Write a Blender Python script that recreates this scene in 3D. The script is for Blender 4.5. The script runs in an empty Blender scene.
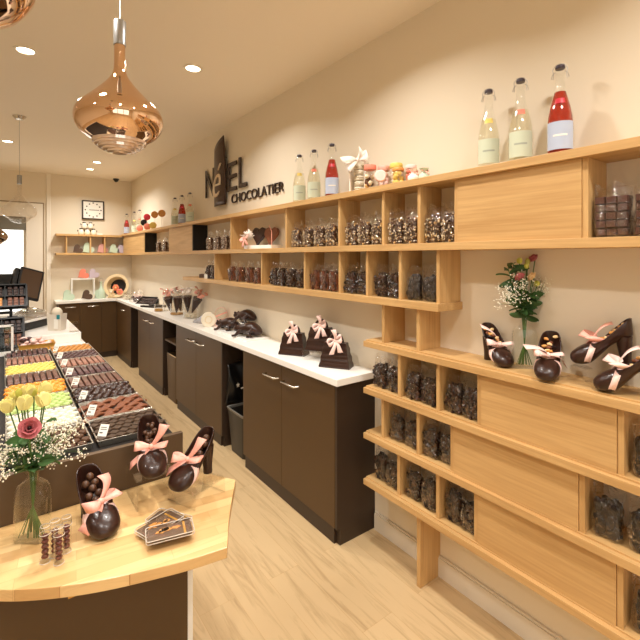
import bpy, bmesh, math, random
from mathutils import Matrix, Vector, Euler
from math import sin, cos, pi, radians as rad
random.seed(7)
sc = bpy.context.scene
COL = sc.collection

# ------------------------------------------------------------------ materials
def s2l(c):
    return tuple(((x/255)/12.92 if x/255 <= .04045 else ((x/255+.055)/1.055)**2.4) for x in c) + (1,)
def newmat(name):
    m = bpy.data.materials.new(name); m.use_nodes = True
    nt = m.node_tree; nt.nodes.clear()
    out = nt.nodes.new('ShaderNodeOutputMaterial')
    return m, nt, out
def N(nt, t, **kw):
    n = nt.nodes.new(t)
    for k, v in kw.items():
        if k in n.inputs: n.inputs[k].default_value = v
        else: setattr(n, k, v)
    return n
def L(nt, a, b): nt.links.new(a, b)
def principled(name, rgb, rough=.5, metal=0, noise=0, nscale=30, bump=0, bscale=80, trans=0, ior=1.45, coat=0, sheen=0, spec=None, sss=0):
    m, nt, out = newmat(name)
    p = N(nt, 'ShaderNodeBsdfPrincipled')
    p.inputs['Base Color'].default_value = s2l(rgb)
    p.inputs['Roughness'].default_value = rough; p.inputs['Metallic'].default_value = metal
    p.inputs['IOR'].default_value = ior
    p.inputs['Transmission Weight'].default_value = trans
    p.inputs['Coat Weight'].default_value = coat
    if spec is not None: p.inputs['Specular IOR Level'].default_value = spec
    if sss: p.inputs['Subsurface Weight'].default_value = sss; p.inputs['Subsurface Radius'].default_value = (.01,.006,.004)
    tc = N(nt, 'ShaderNodeTexCoord')
    if noise:
        t = N(nt, 'ShaderNodeTexNoise', Scale=nscale, Detail=4.0); L(nt, tc.outputs['Object'], t.inputs['Vector'])
        mx = N(nt, 'ShaderNodeMix', data_type='RGBA')
        c = s2l(rgb); mx.inputs[6].default_value = tuple(x*(1-noise) for x in c[:3])+(1,)
        mx.inputs[7].default_value = tuple(min(1, x*(1+noise)) for x in c[:3])+(1,)
        L(nt, t.outputs['Fac'], mx.inputs[0]); L(nt, mx.outputs[2], p.inputs['Base Color'])
    if bump:
        t = N(nt, 'ShaderNodeTexNoise', Scale=bscale, Detail=3.0); L(nt, tc.outputs['Object'], t.inputs['Vector'])
        b = N(nt, 'ShaderNodeBump', Strength=bump, Distance=.01); L(nt, t.outputs['Fac'], b.inputs['Height']); L(nt, b.outputs['Normal'], p.inputs['Normal'])
    L(nt, p.outputs[0], out.inputs[0])
    return m
def wood(name, c1, c2, axis, scale=1.0, rough=.45, rings=.25):
    """oak: long streaks stretched along one axis"""
    m, nt, out = newmat(name)
    p = N(nt, 'ShaderNodeBsdfPrincipled', Roughness=rough)
    tc = N(nt, 'ShaderNodeTexCoord'); oi = N(nt, 'ShaderNodeObjectInfo')
    ad = N(nt, 'ShaderNodeVectorMath', operation='MULTIPLY_ADD')
    ad.inputs[1].default_value = (1, 1, 1)
    sc_ = N(nt, 'ShaderNodeVectorMath', operation='SCALE'); sc_.inputs[0].default_value = (3.1, 5.7, 1.9)
    L(nt, oi.outputs['Random'], sc_.inputs['Scale'])
    L(nt, tc.outputs['Object'], ad.inputs[0]); L(nt, sc_.outputs[0], ad.inputs[2])
    mp = N(nt, 'ShaderNodeMapping'); s = [9*scale]*3; s['xyz'.index(axis)] = .8*scale; mp.inputs['Scale'].default_value = s
    L(nt, ad.outputs[0], mp.inputs[0])
    t = N(nt, 'ShaderNodeTexNoise', Scale=2.0, Detail=6.0, Roughness=.6, Distortion=.6); L(nt, mp.outputs[0], t.inputs['Vector'])
    mp2 = N(nt, 'ShaderNodeMapping'); s = [130*scale]*3; s['xyz'.index(axis)] = 3*scale; mp2.inputs['Scale'].default_value = s
    L(nt, ad.outputs[0], mp2.inputs[0])
    t2 = N(nt, 'ShaderNodeTexNoise', Scale=1.0, Detail=3.0); L(nt, mp2.outputs[0], t2.inputs['Vector'])
    mm = N(nt, 'ShaderNodeMix', data_type='FLOAT'); mm.inputs[0].default_value = .35
    L(nt, t.outputs['Fac'], mm.inputs[2]); L(nt, t2.outputs['Fac'], mm.inputs[3])
    cr = N(nt, 'ShaderNodeValToRGB'); cr.color_ramp.elements[0].position = .32; cr.color_ramp.elements[1].position = .68
    cr.color_ramp.elements[0].color = s2l(c1); cr.color_ramp.elements[1].color = s2l(c2)
    L(nt, mm.outputs[0], cr.inputs[0]); L(nt, cr.outputs[0], p.inputs['Base Color'])
    b = N(nt, 'ShaderNodeBump', Strength=.06, Distance=.004); L(nt, t2.outputs['Fac'], b.inputs['Height']); L(nt, b.outputs['Normal'], p.inputs['Normal'])
    L(nt, p.outputs[0], out.inputs[0])
    return m
def planks(name, c1, c2, c3, bw, rh, rot, rough=.4, mortar=.0015, streak=.5, mcol=None):
    m, nt, out = newmat(name)
    p = N(nt, 'ShaderNodeBsdfPrincipled', Roughness=rough)
    tc = N(nt, 'ShaderNodeTexCoord'); mp = N(nt, 'ShaderNodeMapping'); mp.inputs['Rotation'].default_value = (0, 0, rot)
    L(nt, tc.outputs['Object'], mp.inputs[0])
    br = N(nt, 'ShaderNodeTexBrick', Scale=1.0); br.offset = .37; br.offset_frequency = 2
    br.inputs['Brick Width'].default_value = bw; br.inputs['Row Height'].default_value = rh
    br.inputs['Mortar Size'].default_value = mortar; br.inputs['Mortar Smooth'].default_value = .3
    br.inputs['Color1'].default_value = s2l(c1); br.inputs['Color2'].default_value = s2l(c2); br.inputs['Mortar'].default_value = s2l(mcol or c3)
    L(nt, mp.outputs[0], br.inputs['Vector'])
    m2 = N(nt, 'ShaderNodeMapping'); m2.inputs['Scale'].default_value = (1.3, 14, 14); L(nt, mp.outputs[0], m2.inputs[0])
    sep = N(nt, 'ShaderNodeVectorMath', operation='ADD'); L(nt, m2.outputs[0], sep.inputs[0])
    sc_ = N(nt, 'ShaderNodeVectorMath', operation='SCALE'); sc_.inputs['Scale'].default_value = 40; L(nt, br.outputs['Color'], sc_.inputs[0]); L(nt, sc_.outputs[0], sep.inputs[1])
    t = N(nt, 'ShaderNodeTexNoise', Scale=1.6, Detail=7.0, Roughness=.65, Distortion=.8); L(nt, sep.outputs[0], t.inputs['Vector'])
    cr = N(nt, 'ShaderNodeValToRGB'); cr.color_ramp.elements[0].position = .5; cr.color_ramp.elements[1].position = .72
    cr.color_ramp.elements[0].color = (0, 0, 0, 1); cr.color_ramp.elements[1].color = (streak, streak, streak, 1)
    L(nt, t.outputs['Fac'], cr.inputs[0])
    mx = N(nt, 'ShaderNodeMix', data_type='RGBA'); mx.inputs[7].default_value = s2l(c3)
    L(nt, cr.outputs[0], mx.inputs[0]); L(nt, br.outputs['Color'], mx.inputs[6]); L(nt, mx.outputs[2], p.inputs['Base Color'])
    L(nt, p.outputs[0], out.inputs[0])
    return m
def thin(name, tint=(1, 1, 1), gloss=.12, base=.06, bump=0, bscale=40, ior=1.45, gmul=1.0, pwr=2.6):
    """thin clear sheet: mostly see-through, mirror-like at a slant"""
    m, nt, out = newmat(name)
    tr = N(nt, 'ShaderNodeBsdfTransparent'); tr.inputs[0].default_value = tuple(tint)+(1,)
    gl = N(nt, 'ShaderNodeBsdfGlossy', Roughness=gloss); gl.inputs[0].default_value = (1, 1, 1, 1)
    fr = N(nt, 'ShaderNodeLayerWeight', Blend=.5)
    pw = N(nt, 'ShaderNodeMath', operation='POWER'); pw.inputs[1].default_value = pwr if ior > 1.4 else 6.0
    L(nt, fr.outputs['Facing'], pw.inputs[0])
    ma = N(nt, 'ShaderNodeMath', operation='MULTIPLY_ADD'); ma.inputs[1].default_value = gmul*.8; ma.inputs[2].default_value = base; ma.use_clamp = True
    L(nt, pw.outputs[0], ma.inputs[0])
    mx = N(nt, 'ShaderNodeMixShader'); L(nt, ma.outputs[0], mx.inputs[0]); L(nt, tr.outputs[0], mx.inputs[1]); L(nt, gl.outputs[0], mx.inputs[2])
    if bump:
        tc = N(nt, 'ShaderNodeTexCoord'); t = N(nt, 'ShaderNodeTexNoise', Scale=bscale, Detail=2.0, Distortion=1.5); L(nt, tc.outputs['Object'], t.inputs['Vector'])
        b = N(nt, 'ShaderNodeBump', Strength=bump, Distance=.02); L(nt, t.outputs['Fac'], b.inputs['Height']); L(nt, b.outputs[0], gl.inputs['Normal']); L(nt, b.outputs[0], fr.inputs['Normal'])
    L(nt, mx.outputs[0], out.inputs[0])
    return m
def islands(name, cols, rough=.35, bump=.15):
    """each loose piece takes one of several colours"""
    m, nt, out = newmat(name)
    p = N(nt, 'ShaderNodeBsdfPrincipled', Roughness=rough)
    g = N(nt, 'ShaderNodeNewGeometry'); cr = N(nt, 'ShaderNodeValToRGB'); cr.color_ramp.interpolation = 'CONSTANT'
    while len(cr.color_ramp.elements) < len(cols): cr.color_ramp.elements.new(.5)
    for i, c in enumerate(cols):
        cr.color_ramp.elements[i].position = i/len(cols); cr.color_ramp.elements[i].color = s2l(c)
    L(nt, g.outputs['Random Per Island'], cr.inputs[0]); L(nt, cr.outputs[0], p.inputs['Base Color'])
    tc = N(nt, 'ShaderNodeTexCoord'); t = N(nt, 'ShaderNodeTexNoise', Scale=120.0); L(nt, tc.outputs['Object'], t.inputs['Vector'])
    b = N(nt, 'ShaderNodeBump', Strength=bump, Distance=.01); L(nt, t.outputs['Fac'], b.inputs['Height']); L(nt, b.outputs[0], p.inputs['Normal'])
    L(nt, p.outputs[0], out.inputs[0])
    return m
def emit(name, rgb, s):
    m, nt, out = newmat(name); e = N(nt, 'ShaderNodeEmission', Strength=s); e.inputs[0].default_value = s2l(rgb); L(nt, e.outputs[0], out.inputs[0]); return m

M = {}
M['wall'] = principled('wall_paint', (230, 218, 196), .85, bump=.02, bscale=250)
M['ceil'] = principled('ceiling_paint', (243, 234, 218), .9, bump=.02, bscale=200)
M['white'] = principled('white_laminate', (248, 246, 240), .35)
M['trim'] = principled('trim_paint', (236, 228, 212), .5)
OAK1, OAK2 = (182, 140, 86), (214, 175, 118)
M['oak_y'] = wood('oak_along_shelf', OAK1, OAK2, 'y')
M['oak_x'] = wood('oak_along_back_shelf', OAK1, OAK2, 'x')
M['oak_z'] = wood('oak_upright', OAK1, OAK2, 'z')
M['floor'] = planks('oak_floor_planks', (208, 181, 138), (198, 170, 127), (140, 108, 68), 1.3, .17, pi/2, rough=.4, mortar=.0008, streak=.6, mcol=(188, 152, 104))
M['block'] = planks('butcher_block', (238, 204, 146), (206, 162, 104), (180, 130, 76), .36, .042, .12, rough=.32, mortar=.0003, streak=.45)
M['lam'] = principled('brown_laminate', (80, 57, 29), .45, noise=.06, nscale=3, bump=.02, bscale=300)
M['lam_dark'] = principled('dark_cabinet_side', (52, 38, 27), .45)
M['panel'] = principled('taupe_front_panel', (92, 72, 52), .3)
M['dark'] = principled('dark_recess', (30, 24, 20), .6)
M['black'] = principled('black_plastic', (18, 17, 17), .35)
M['greybin'] = principled('grey_bin_plastic', (42, 38, 33), .4)
M['chrome'] = principled('brushed_metal', (205, 200, 190), .25, 1)
M['steel'] = principled('stainless_tray', (190, 186, 176), .28, 1, bump=.02)
M['copper'] = principled('copper_mirror', (232, 198, 168), .03, 1)
M['can'] = principled('grey_canister', (168, 168, 166), .3, .6)
M['choc'] = principled('dark_chocolate', (50, 28, 20), .3, noise=.25, nscale=40, bump=.12, bscale=60, coat=.1)
M['milk'] = principled('milk_chocolate', (122, 72, 46), .4, noise=.15, nscale=60)
M['ganache'] = principled('dark_ganache_square', (66, 48, 34), .42, noise=.6, nscale=260)
M['truffle'] = principled('dusted_truffle', (84, 56, 38), .38, noise=.3, nscale=70)
M['ribbon'] = principled('pink_satin_ribbon', (244, 176, 158), .4, sss=.0)
M['ribbon_pale'] = principled('pale_pink_ribbon', (250, 214, 204), .45)
M['ribbon_white'] = principled('white_ribbon', (250, 240, 230), .5)
M['film'] = thin('cellophane', (.97, .96, .94), .06, .055, bump=1.0, bscale=34, gmul=1.0, pwr=3.4)
M['acryl'] = thin('clear_acrylic', (.975, .97, .96), .06, .04, gmul=.8)
M['glass'] = thin('clear_glass', (.972, .978, .968), .03, .035, gmul=.8)
M['smoke'] = thin('clear_lamp_glass', (.94, .925, .90), .02, .05, gmul=.8)
M['lens'] = principled('lamp_lens', (235, 215, 200), .08, .55)
M['water'] = thin('water', (.975, .98, .965), .02, .0, ior=1.33)
M['lemon'] = thin('pale_lemonade', (.95, .94, .86), .1, .05, gmul=.5)
M['rose'] = principled('rose_lemonade', (206, 66, 46), .1, trans=.6, ior=1.2)
M['label'] = principled('bottle_label', (206, 214, 190), .6)
M['label_blue'] = principled('pale_blue_label', (184, 196, 218), .6)
M['wire'] = principled('bottle_wire', (150, 146, 140), .3, 1)
M['stopper'] = principled('dark_stopper', (58, 46, 58), .4)
M['paper'] = principled('white_card', (246, 242, 232), .6)
M['ink'] = principled('dark_print', (70, 62, 56), .6)
M['stem'] = principled('green_stem', (78, 110, 50), .5)
M['leaf'] = principled('green_leaf', (66, 100, 52), .5, noise=.3, nscale=40)
M['pinkpetal'] = principled('dusty_pink_petal', (188, 104, 108), .55, noise=.2, nscale=50)
M['yellow'] = principled('pale_yellow_petal', (236, 226, 148), .5, noise=.12, nscale=50)
M['peach'] = principled('peach_petal', (244, 208, 150), .55, noise=.12, nscale=50)
M['budgreen'] = principled('yellow_green_bud', (206, 206, 96), .5, noise=.15, nscale=60)
M['gyp'] = principled('tiny_white_blossom', (244, 240, 220), .7)
M['signbrown'] = principled('bronze_sign_metal', (74, 56, 46), .32, .5)
M['letter'] = principled('dark_letter', (66, 52, 44), .4, .2)
M['beige'] = principled('beige_letter', (226, 206, 176), .6)
M['nuts'] = islands('nut_clusters', [(60, 34, 22), (92, 58, 36), (230, 205, 160), (54, 30, 20), (196, 150, 84), (120, 78, 48), (240, 226, 200), (70, 42, 26)])
M['mixnuts'] = islands('milk_nut_pieces', [(110, 74, 54), (150, 112, 86), (86, 56, 40), (214, 190, 164), (72, 44, 32)])
M['darkmix'] = islands('dark_chocolate_pieces', [(56, 34, 24), (40, 24, 18), (78, 48, 32), (34, 20, 15), (64, 40, 26)], .28)
M['redmix'] = islands('orange_peel_sticks', [(110, 54, 34), (76, 42, 28), (140, 78, 46), (60, 34, 24), (96, 50, 32)], .35)
M['bark'] = islands('chocolate_bark_shards', [(44, 28, 20), (34, 22, 16), (70, 45, 29), (28, 18, 14), (54, 35, 24)], .18)
M['square'] = principled('chocolate_block', (84, 54, 42), .4, noise=.2, nscale=50)
M['slipper'] = principled('very_dark_chocolate', (30, 18, 14), .38)
M['praline'] = islands('praline_balls', [(96, 54, 34), (120, 70, 44), (70, 40, 26)], .25)
M['almond'] = islands('nut_and_caramel_bits', [(240, 214, 160), (226, 180, 110), (96, 58, 34), (70, 42, 28), (244, 226, 190)], .4)
M['orange'] = principled('orange_sweet', (238, 150, 48), .35, noise=.3, nscale=90)
M['yellowsweet'] = principled('yellow_sweet', (236, 208, 108), .4, noise=.15, nscale=90)
M['green'] = principled('green_sweet', (184, 206, 128), .4, noise=.2, nscale=120)
M['whitesweet'] = principled('cream_sweet', (232, 226, 204), .5, noise=.35, nscale=160)
M['tan'] = principled('golden_dome', (214, 150, 78), .4, noise=.25, nscale=90)
M['pinkbar'] = principled('rosy_milk_bar', (150, 104, 84), .4, noise=.12, nscale=60)
M['brownbar'] = principled('milk_bar', (104, 70, 56), .4, noise=.12, nscale=60)
M['purple'] = principled('plum_chocolate', (84, 54, 52), .38, noise=.25, nscale=80)
M['coral'] = principled('coral_cardboard', (240, 140, 116), .6)
M['mint'] = principled('mint_cardboard', (200, 220, 196), .6)
M['lilac'] = principled('lilac_cardboard', (206, 190, 200), .6)
M['cream'] = principled('cream_cardboard', (238, 228, 206), .6)
M['cocoa'] = principled('cocoa_cardboard', (92, 72, 58), .6)
M['rosebox'] = principled('rose_cardboard', (212, 160, 150), .6)
M['wicker'] = principled('straw_weave', (232, 208, 164), .7, noise=.2, nscale=120, bump=.3, bscale=160)
M['goldcard'] = principled('gold_card', (214, 160, 72), .35, .4)
M['screen'] = principled('glossy_screen', (96, 74, 58), .15)
M['red'] = principled('raspberry_lolly', (204, 54, 70), .3, noise=.3, nscale=80)
M['plush'] = principled('orange_plush', (240, 140, 100), .9, bump=.3, bscale=200)
M['teal'] = principled('teal_card', (40, 130, 140), .5)
M['glow'] = emit('downlight_glow', (255, 236, 205), 14)
M['greyglass'] = thin('grey_sheet_glass', (.80, .84, .84), .05, .06)

# ------------------------------------------------------------------ mesh builder
class MB:
    def __init__(s): s.v = []; s.f = []
    def add(s, vs, fs, mat=None):
        o = len(s.v)
        s.v += [tuple(mat @ Vector(p)) for p in vs] if mat is not None else [tuple(p) for p in vs]
        s.f += [tuple(i+o for i in f) for f in fs]
        return s
    def box(s, a, b, mat=None):
        x0, y0, z0 = a; x1, y1, z1 = b
        return s.add([(x0,y0,z0),(x1,y0,z0),(x1,y1,z0),(x0,y1,z0),(x0,y0,z1),(x1,y0,z1),(x1,y1,z1),(x0,y1,z1)],
                     [(0,3,2,1),(4,5,6,7),(0,1,5,4),(1,2,6,5),(2,3,7,6),(3,0,4,7)], mat)
    def rings(s, rs, closed=True, cap0=True, cap1=True, mat=None):
        n = len(rs[0]); vs = [p for r in rs for p in r]; fs = []
        for i in range(len(rs)-1):
            for j in range(n if closed else n-1):
                k = (j+1) % n
                fs.append((i*n+j, i*n+k, (i+1)*n+k, (i+1)*n+j))
        if cap0: fs.append(tuple(reversed(range(n))))
        if cap1: fs.append(tuple((len(rs)-1)*n+j for j in range(n)))
        return s.add(vs, fs, mat)
    def lathe(s, prof, n=24, c=(0,0,0), mat=None, cap0=True, cap1=True):
        rs = [[(c[0]+r*cos(2*pi*j/n), c[1]+r*sin(2*pi*j/n), c[2]+z) for j in range(n)] for r, z in prof]
        return s.rings(rs, True, cap0, cap1, mat)
    def cyl(s, p0, p1, r0, r1=None, n=12):
        r1 = r0 if r1 is None else r1
        return s.tube([p0, p1], [r0, r1], n)
    def tube(s, pts, r, n=8, cap=True):
        pts = [Vector(p) for p in pts]; rs = []
        if not isinstance(r, (list, tuple)): r = [r]*len(pts)
        up = None
        for i, p in enumerate(pts):
            d = (pts[min(i+1, len(pts)-1)] - pts[max(i-1, 0)]).normalized()
            if up is None:
                up = Vector((0,0,1)) if abs(d.z) < .9 else Vector((1,0,0))
            a = d.cross(up).normalized(); b = a.cross(d).normalized(); up = b
            rs.append([tuple(p + r[i]*(cos(2*pi*j/n)*a + sin(2*pi*j/n)*b)) for j in range(n)])
        # orient outward
        return s.rings([list(reversed(q)) for q in rs], True, cap, cap)
    def sphere(s, c, r, n=12, m=8, sc=(1,1,1), mat=None):
        vs = [(c[0], c[1], c[2]-r*sc[2])]; fs = []
        for i in range(1, m):
            t = -pi/2 + pi*i/m
            for j in range(n):
                a = 2*pi*j/n; vs.append((c[0]+r*sc[0]*cos(t)*cos(a), c[1]+r*sc[1]*cos(t)*sin(a), c[2]+r*sc[2]*sin(t)))
        vs.append((c[0], c[1], c[2]+r*sc[2])); e = len(vs)-1
        for j in range(n):
            k = (j+1) % n
            fs.append((0, 1+k, 1+j)); fs.append((e, 1+(m-2)*n+j, 1+(m-2)*n+k))
            for i in range(m-2): fs.append((1+i*n+j, 1+i*n+k, 1+(i+1)*n+k, 1+(i+1)*n+j))
        return s.add(vs, fs, mat)
    def prism(s, poly, z0, z1, mat=None):
        n = len(poly)
        vs = [(x,y,z0) for x,y in poly] + [(x,y,z1) for x,y in poly]
        fs = [tuple(reversed(range(n))), tuple(range(n, 2*n))] + [(i, (i+1)%n, n+(i+1)%n, n+i) for i in range(n)]
        return s.add(vs, fs, mat)
    def grid(s, fn, nu, nv, mat=None):
        vs = [fn(i/nu, j/nv) for i in range(nu+1) for j in range(nv+1)]
        fs = [(i*(nv+1)+j, (i+1)*(nv+1)+j, (i+1)*(nv+1)+j+1, i*(nv+1)+j+1) for i in range(nu) for j in range(nv)]
        return s.add(vs, fs, mat)
    def data(s, name, mat, smooth=None, ):
        me = bpy.data.meshes.new(name); me.from_pydata(s.v, [], s.f); me.update()
        me.materials.append(mat)
        if smooth is not None:
            me.polygons.foreach_set('use_smooth', [True]*len(me.polygons))
            me.set_sharp_from_angle(angle=rad(smooth))
        return me
    def build(s, name, mat, parent=None, smooth=None, bevel=0, solid=0, sub=0, loc=None, rot=None):
        o = bpy.data.objects.new(name, s.data(name, mat, smooth)); COL.objects.link(o)
        if parent: o.parent = parent
        if loc: o.location = loc
        if rot: o.rotation_euler = rot
        if solid:
            md = o.modifiers.new('thick', 'SOLIDIFY'); md.thickness = solid; md.offset = 0
        if bevel:
            md = o.modifiers.new('bevel', 'BEVEL'); md.width = bevel; md.segments = 2; md.limit_method = 'ANGLE'; md.angle_limit = rad(40)
        if sub:
            md = o.modifiers.new('sub', 'SUBSURF'); md.levels = sub; md.render_levels = sub
        return o
def tag(o, label, cat, group=None):
    o['label'] = label; o['category'] = cat
    if group: o['group'] = group
    return o
def thing(name, label, cat, loc=(0,0,0), rz=0, group=None):
    o = bpy.data.objects.new(name, None); COL.objects.link(o); o.location = loc; o.rotation_euler = (0,0,rz)
    o.empty_display_size = .02
    return tag(o, label, cat, group)
def stuff(o): o['kind'] = 'stuff'; return o
def struct(o): o['kind'] = 'structure'; return o
def dup(root, loc, rz=0, label=None, group=None, scale=None):
    r = root.copy(); COL.objects.link(r); r.location = loc; r.rotation_euler = (0,0,rz)
    if scale: r.scale = scale
    if label: r['label'] = label
    if group: r['group'] = group
    for ch in list(root.children):
        c = ch.copy(); COL.objects.link(c); c.parent = r
        for g in list(ch.children):
            d = g.copy(); COL.objects.link(d); d.parent = c
    return r
def bx(a, b): return MB().box(a, b)

# ------------------------------------------------------------------ room
WX, BY, CZ = 1.71, 7.55, 2.80
LX, FY = -2.6, -2.6
struct(bx((LX-.1, FY-.1, -.08), (WX+.1, BY+.1, 0)).build('floor', M['floor']))
struct(bx((LX-.1, FY-.1, CZ), (WX+.1, BY+.1, CZ+.08)).build('ceiling', M['ceil']))
struct(bx((WX, FY-.1, 0), (WX+.1, BY+.1, CZ)).build('wall_right', M['wall']))
struct(bx((LX-.1, FY-.1, 0), (LX, BY+.1, CZ)).build('wall_left', M['wall']))
DX0, DX1, DZ = -.75, .27, 1.945
wb = MB().box((DX1, BY, 0), (WX, BY+.1, CZ)).box((LX, BY, 0), (DX0, BY+.1, CZ)).box((DX0, BY, 2.135), (DX1, BY+.1, CZ))
struct(wb.build('wall_back', M['wall']))
WX0, WX1, WZ0, WZ1 = -2.0, 1.2, .5, 2.5
wf = MB().box((LX, FY-.1, 0), (WX0, FY, CZ)).box((WX1, FY-.1, 0), (WX, FY, CZ)).box((WX0, FY-.1, 0), (WX1, FY, WZ0)).box((WX0, FY-.1, WZ1), (WX1, FY, CZ))
struct(wf.build('wall_front', M['wall']))
fr = MB()
for x in (WX0, -.94, .12, WX1-.06): fr.box((x, FY-.08, WZ0), (x+.06, FY-.03, WZ1))
fr.box((WX0, FY-.08, WZ0), (WX1, FY-.03, WZ0+.06)).box((WX0, FY-.08, WZ1-.06), (WX1, FY-.03, WZ1))
win = struct(fr.build('window_1', M['lam_dark']))
bx((WX0+.06, FY-.06, WZ0+.06), (WX1-.06, FY-.055, WZ1-.06)).build('pane', M['glass'], win)
# doorway in the back wall: grey lintel box above, glazed opening, painted surround
dr = struct(MB().box((DX0, BY-.01, DZ), (DX1, BY+.09, 2.135)).build('door_1', principled('grey_lintel', (120, 116, 104), .5)))
d2 = MB().box((DX1-.03, BY+.03, 0), (DX1, BY+.09, DZ)).box((DX0, BY+.03, 0), (DX0+.03, BY+.09, DZ)).box((-.26, BY+.03, 0), (-.22, BY+.09, DZ)).build('door_frame', M['trim'], dr)
bx((DX0+.03, BY+.055, .02), (DX1-.03, BY+.06, DZ)).build('pane', M['glass'], dr)
t1 = MB().box((DX1, BY-.02, 0), (.475, BY, 2.34)).box((DX0-.2, BY-.02, 2.135), (DX1, BY, 2.34))
struct(t1.build('trim_1', M['trim'], bevel=.004))
t2 = MB().box((.475, BY-.012, 0), (.49, BY, 2.356)).box((DX0-.2, BY-.012, 2.34), (.475, BY, 2.356))
struct(t2.build('trim_shadow_line', principled('shadow_gap_strip', (150, 128, 98), .7)))  # darker tone stands in for the shadow line round the surround
struct(bx((.52, BY-.022, 0), (.575, BY, CZ)).build('trim_3', M['trim'], bevel=.004))
struct(MB().box((WX-.016, FY, 0), (WX, 1.755, .09)).box((WX-.011, FY, .09), (WX, 1.755, .1)).build('baseboard_right', principled('baseboard_paint', (222, 212, 194), .5)))

# ------------------------------------------------------------------ camera
F = 425.0; YAW = math.atan((320-3)/F)
cd = bpy.data.cameras.new('camera'); cam = bpy.data.objects.new('camera', cd); COL.objects.link(cam)
cd.sensor_width = 36; cd.sensor_fit = 'HORIZONTAL'; cd.lens = F/640*36
cd.shift_y = -(320-257)/640.0
cam.location = (0, 0, 1.55); cam.rotation_euler = (pi/2, 0, -YAW); cd.clip_start = .05
sc.camera = cam
RZ = -YAW          # turned square to the aisle

# ------------------------------------------------------------------ ceiling lights
def lamp_light(x, y, power):
    ld = bpy.data.lights.new('downlight_beam', 'AREA'); ld.shape = 'DISK'; ld.size = .12; ld.energy = power; ld.color = (1, .955, .90); ld.spread = rad(140)
    lo = bpy.data.objects.new('downlight_beam', ld); COL.objects.link(lo); lo.location = (x, y, CZ-.012); return lo
DL = [(.109, 3.12, 'recessed ceiling light left of the copper pendant, beside its neck'), (1.007, 2.755, 'recessed ceiling light between copper pendant and wall sign'),
      (.991, 6.792, 'smaller recessed light of the far pair near the back wall, farther back'), (.991, 6.237, 'recessed light of the far pair near the back wall, nearer one'),
      (.04, 5.684, 'recessed ceiling light at the left edge near the clear glass pendant'),
      (1.0, 1.4, None), (1.0, .1, None), (1.0, -1.2, None), (0.05, 1.75, None), (.1, .35, None), (-1.1, 1.2, None), (-1.1, 3.2, None), (-1.1, 5.4, None), (-.6, -1.2, None)]
for x, y, lab in DL:
    t = thing('recessed_downlight', lab or 'round recessed ceiling light out of the picture', 'ceiling light', (x, y, CZ), group=None if lab else 'ceiling lights outside the photo')
    MB().lathe([(.062, -.002), (.062, -.006), (.047, -.007), (.045, -.001)], 28, cap0=False, cap1=False).build('trim_ring', M['trim'], t, 40)
    MB().lathe([(.045, -.0015), (.0448, -.001)], 28).build('lens', M['glow'], t)
    lamp_light(x, y, 1.0 if x > -.5 else .55)

# ------------------------------------------------------------------ right wall shelving
XF, XD = 1.53, 1.555
def board(unit, y0, y1, ztop, th=.034, track=True, axis='y', name='shelf_board'):
    """plank with a front lip and a two-groove sliding track"""
    m = MB()
    m.box((XF+.02, y0, ztop-th), (WX, y1, ztop))
    m.box((XF, y0, ztop-th-.001), (XF+.02, y1, ztop-.006))
    o = m.build(name, M['oak_y'], unit, bevel=.0015)
    return o
def divider(unit, y, z0, z1, th=.018, x0=XD, name='divider', mat='oak_z'):
    return bx((x0, y-th/2, z0), (WX, y+th/2, z1)).build(name, M[mat], unit, bevel=.001)
def door(unit, y0, y1, z0, z1):
    return bx((XF+.021, y0, z0), (XF+.036, y1, z1)).build('sliding_door', M['oak_y'], unit, bevel=.001)
U = thing('wall_shelf', 'long oak wall shelf with sliding panels just above eye height', 'shelf', (0,0,0))
YE = BY-.185
o = MB().box((XF, -.5, 1.881), (WX, BY, 1.913)).build('top_board', M['oak_y'], U, bevel=.0015)
o = MB().box((XF, -.5, 1.580), (WX, BY, 1.613)).build('bottom_board', M['oak_y'], U, bevel=.0015)
for y in (.607, 1.11, 1.313, 1.547, 1.90, 2.475, 3.361, 4.262, 5.03, 6.083): divider(U, y, 1.613, 1.881, mat='black' if y in (4.262, 6.083) else 'oak_z')  # two dividers coloured black to make the dark openings beside the doors
for a, b in ((.617, 1.1005), (4.2715, 5.0205), (6.0925, YE)): door(U, a, b, 1.6132, 1.8805)
bx((WX-.012, -.5, 1.613), (WX-.001, .2, 1.881)).build('back_rail', M['oak_y'], U)
B = thing('wall_shelf', 'short oak shelf of open bays on the back wall under the clock', 'shelf', (0,0,0))
bx((.628, YE, 1.866), (XF-.001, BY, 1.897)).build('top_board', M['oak_x'], B, bevel=.0015)
bx((.628, YE, 1.580), (XF-.001, BY, 1.613)).build('bottom_board', M['oak_x'], B, bevel=.0015)
for x in (.765, 1.085, 1.285): bx((x-.009, YE+.02, 1.613), (x+.009, BY, 1.866)).build('divider', M['oak_z'], B)
MD = thing('wall_shelf', 'middle oak shelf of open bays hung below the long shelf', 'shelf', (0,0,0))
MB().box((XF, 1.185, 1.308), (WX, 4.49, 1.343)).build('bottom_board', M['oak_y'], MD, bevel=.0015)
for y in (3.70, 2.82, 2.252, 1.897, 1.666, 1.431, 1.205): divider(MD, y, 1.343, 1.580)
LW = thing('wall_shelf', 'lower oak shelf unit of four stepped boards with sliding panels', 'shelf', (0,0,0))
Y0, Y1 = -.5, 1.668
ZB = (1.112, .866, .627, .383)
for z in ZB: board(LW, Y0, Y1, z)
for y in (1.547, 1.319): divider(LW, y, ZB[0], 1.308)
for r, ys in ((0, (1.437, 1.205, 1.0, .505)), (1, (1.55, 1.319, 1.13, .617)), (2, (1.441, 1.207, 1.015, .507))):
    for y in ys: divider(LW, y, ZB[r+1], ZB[r]-.035)
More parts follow.
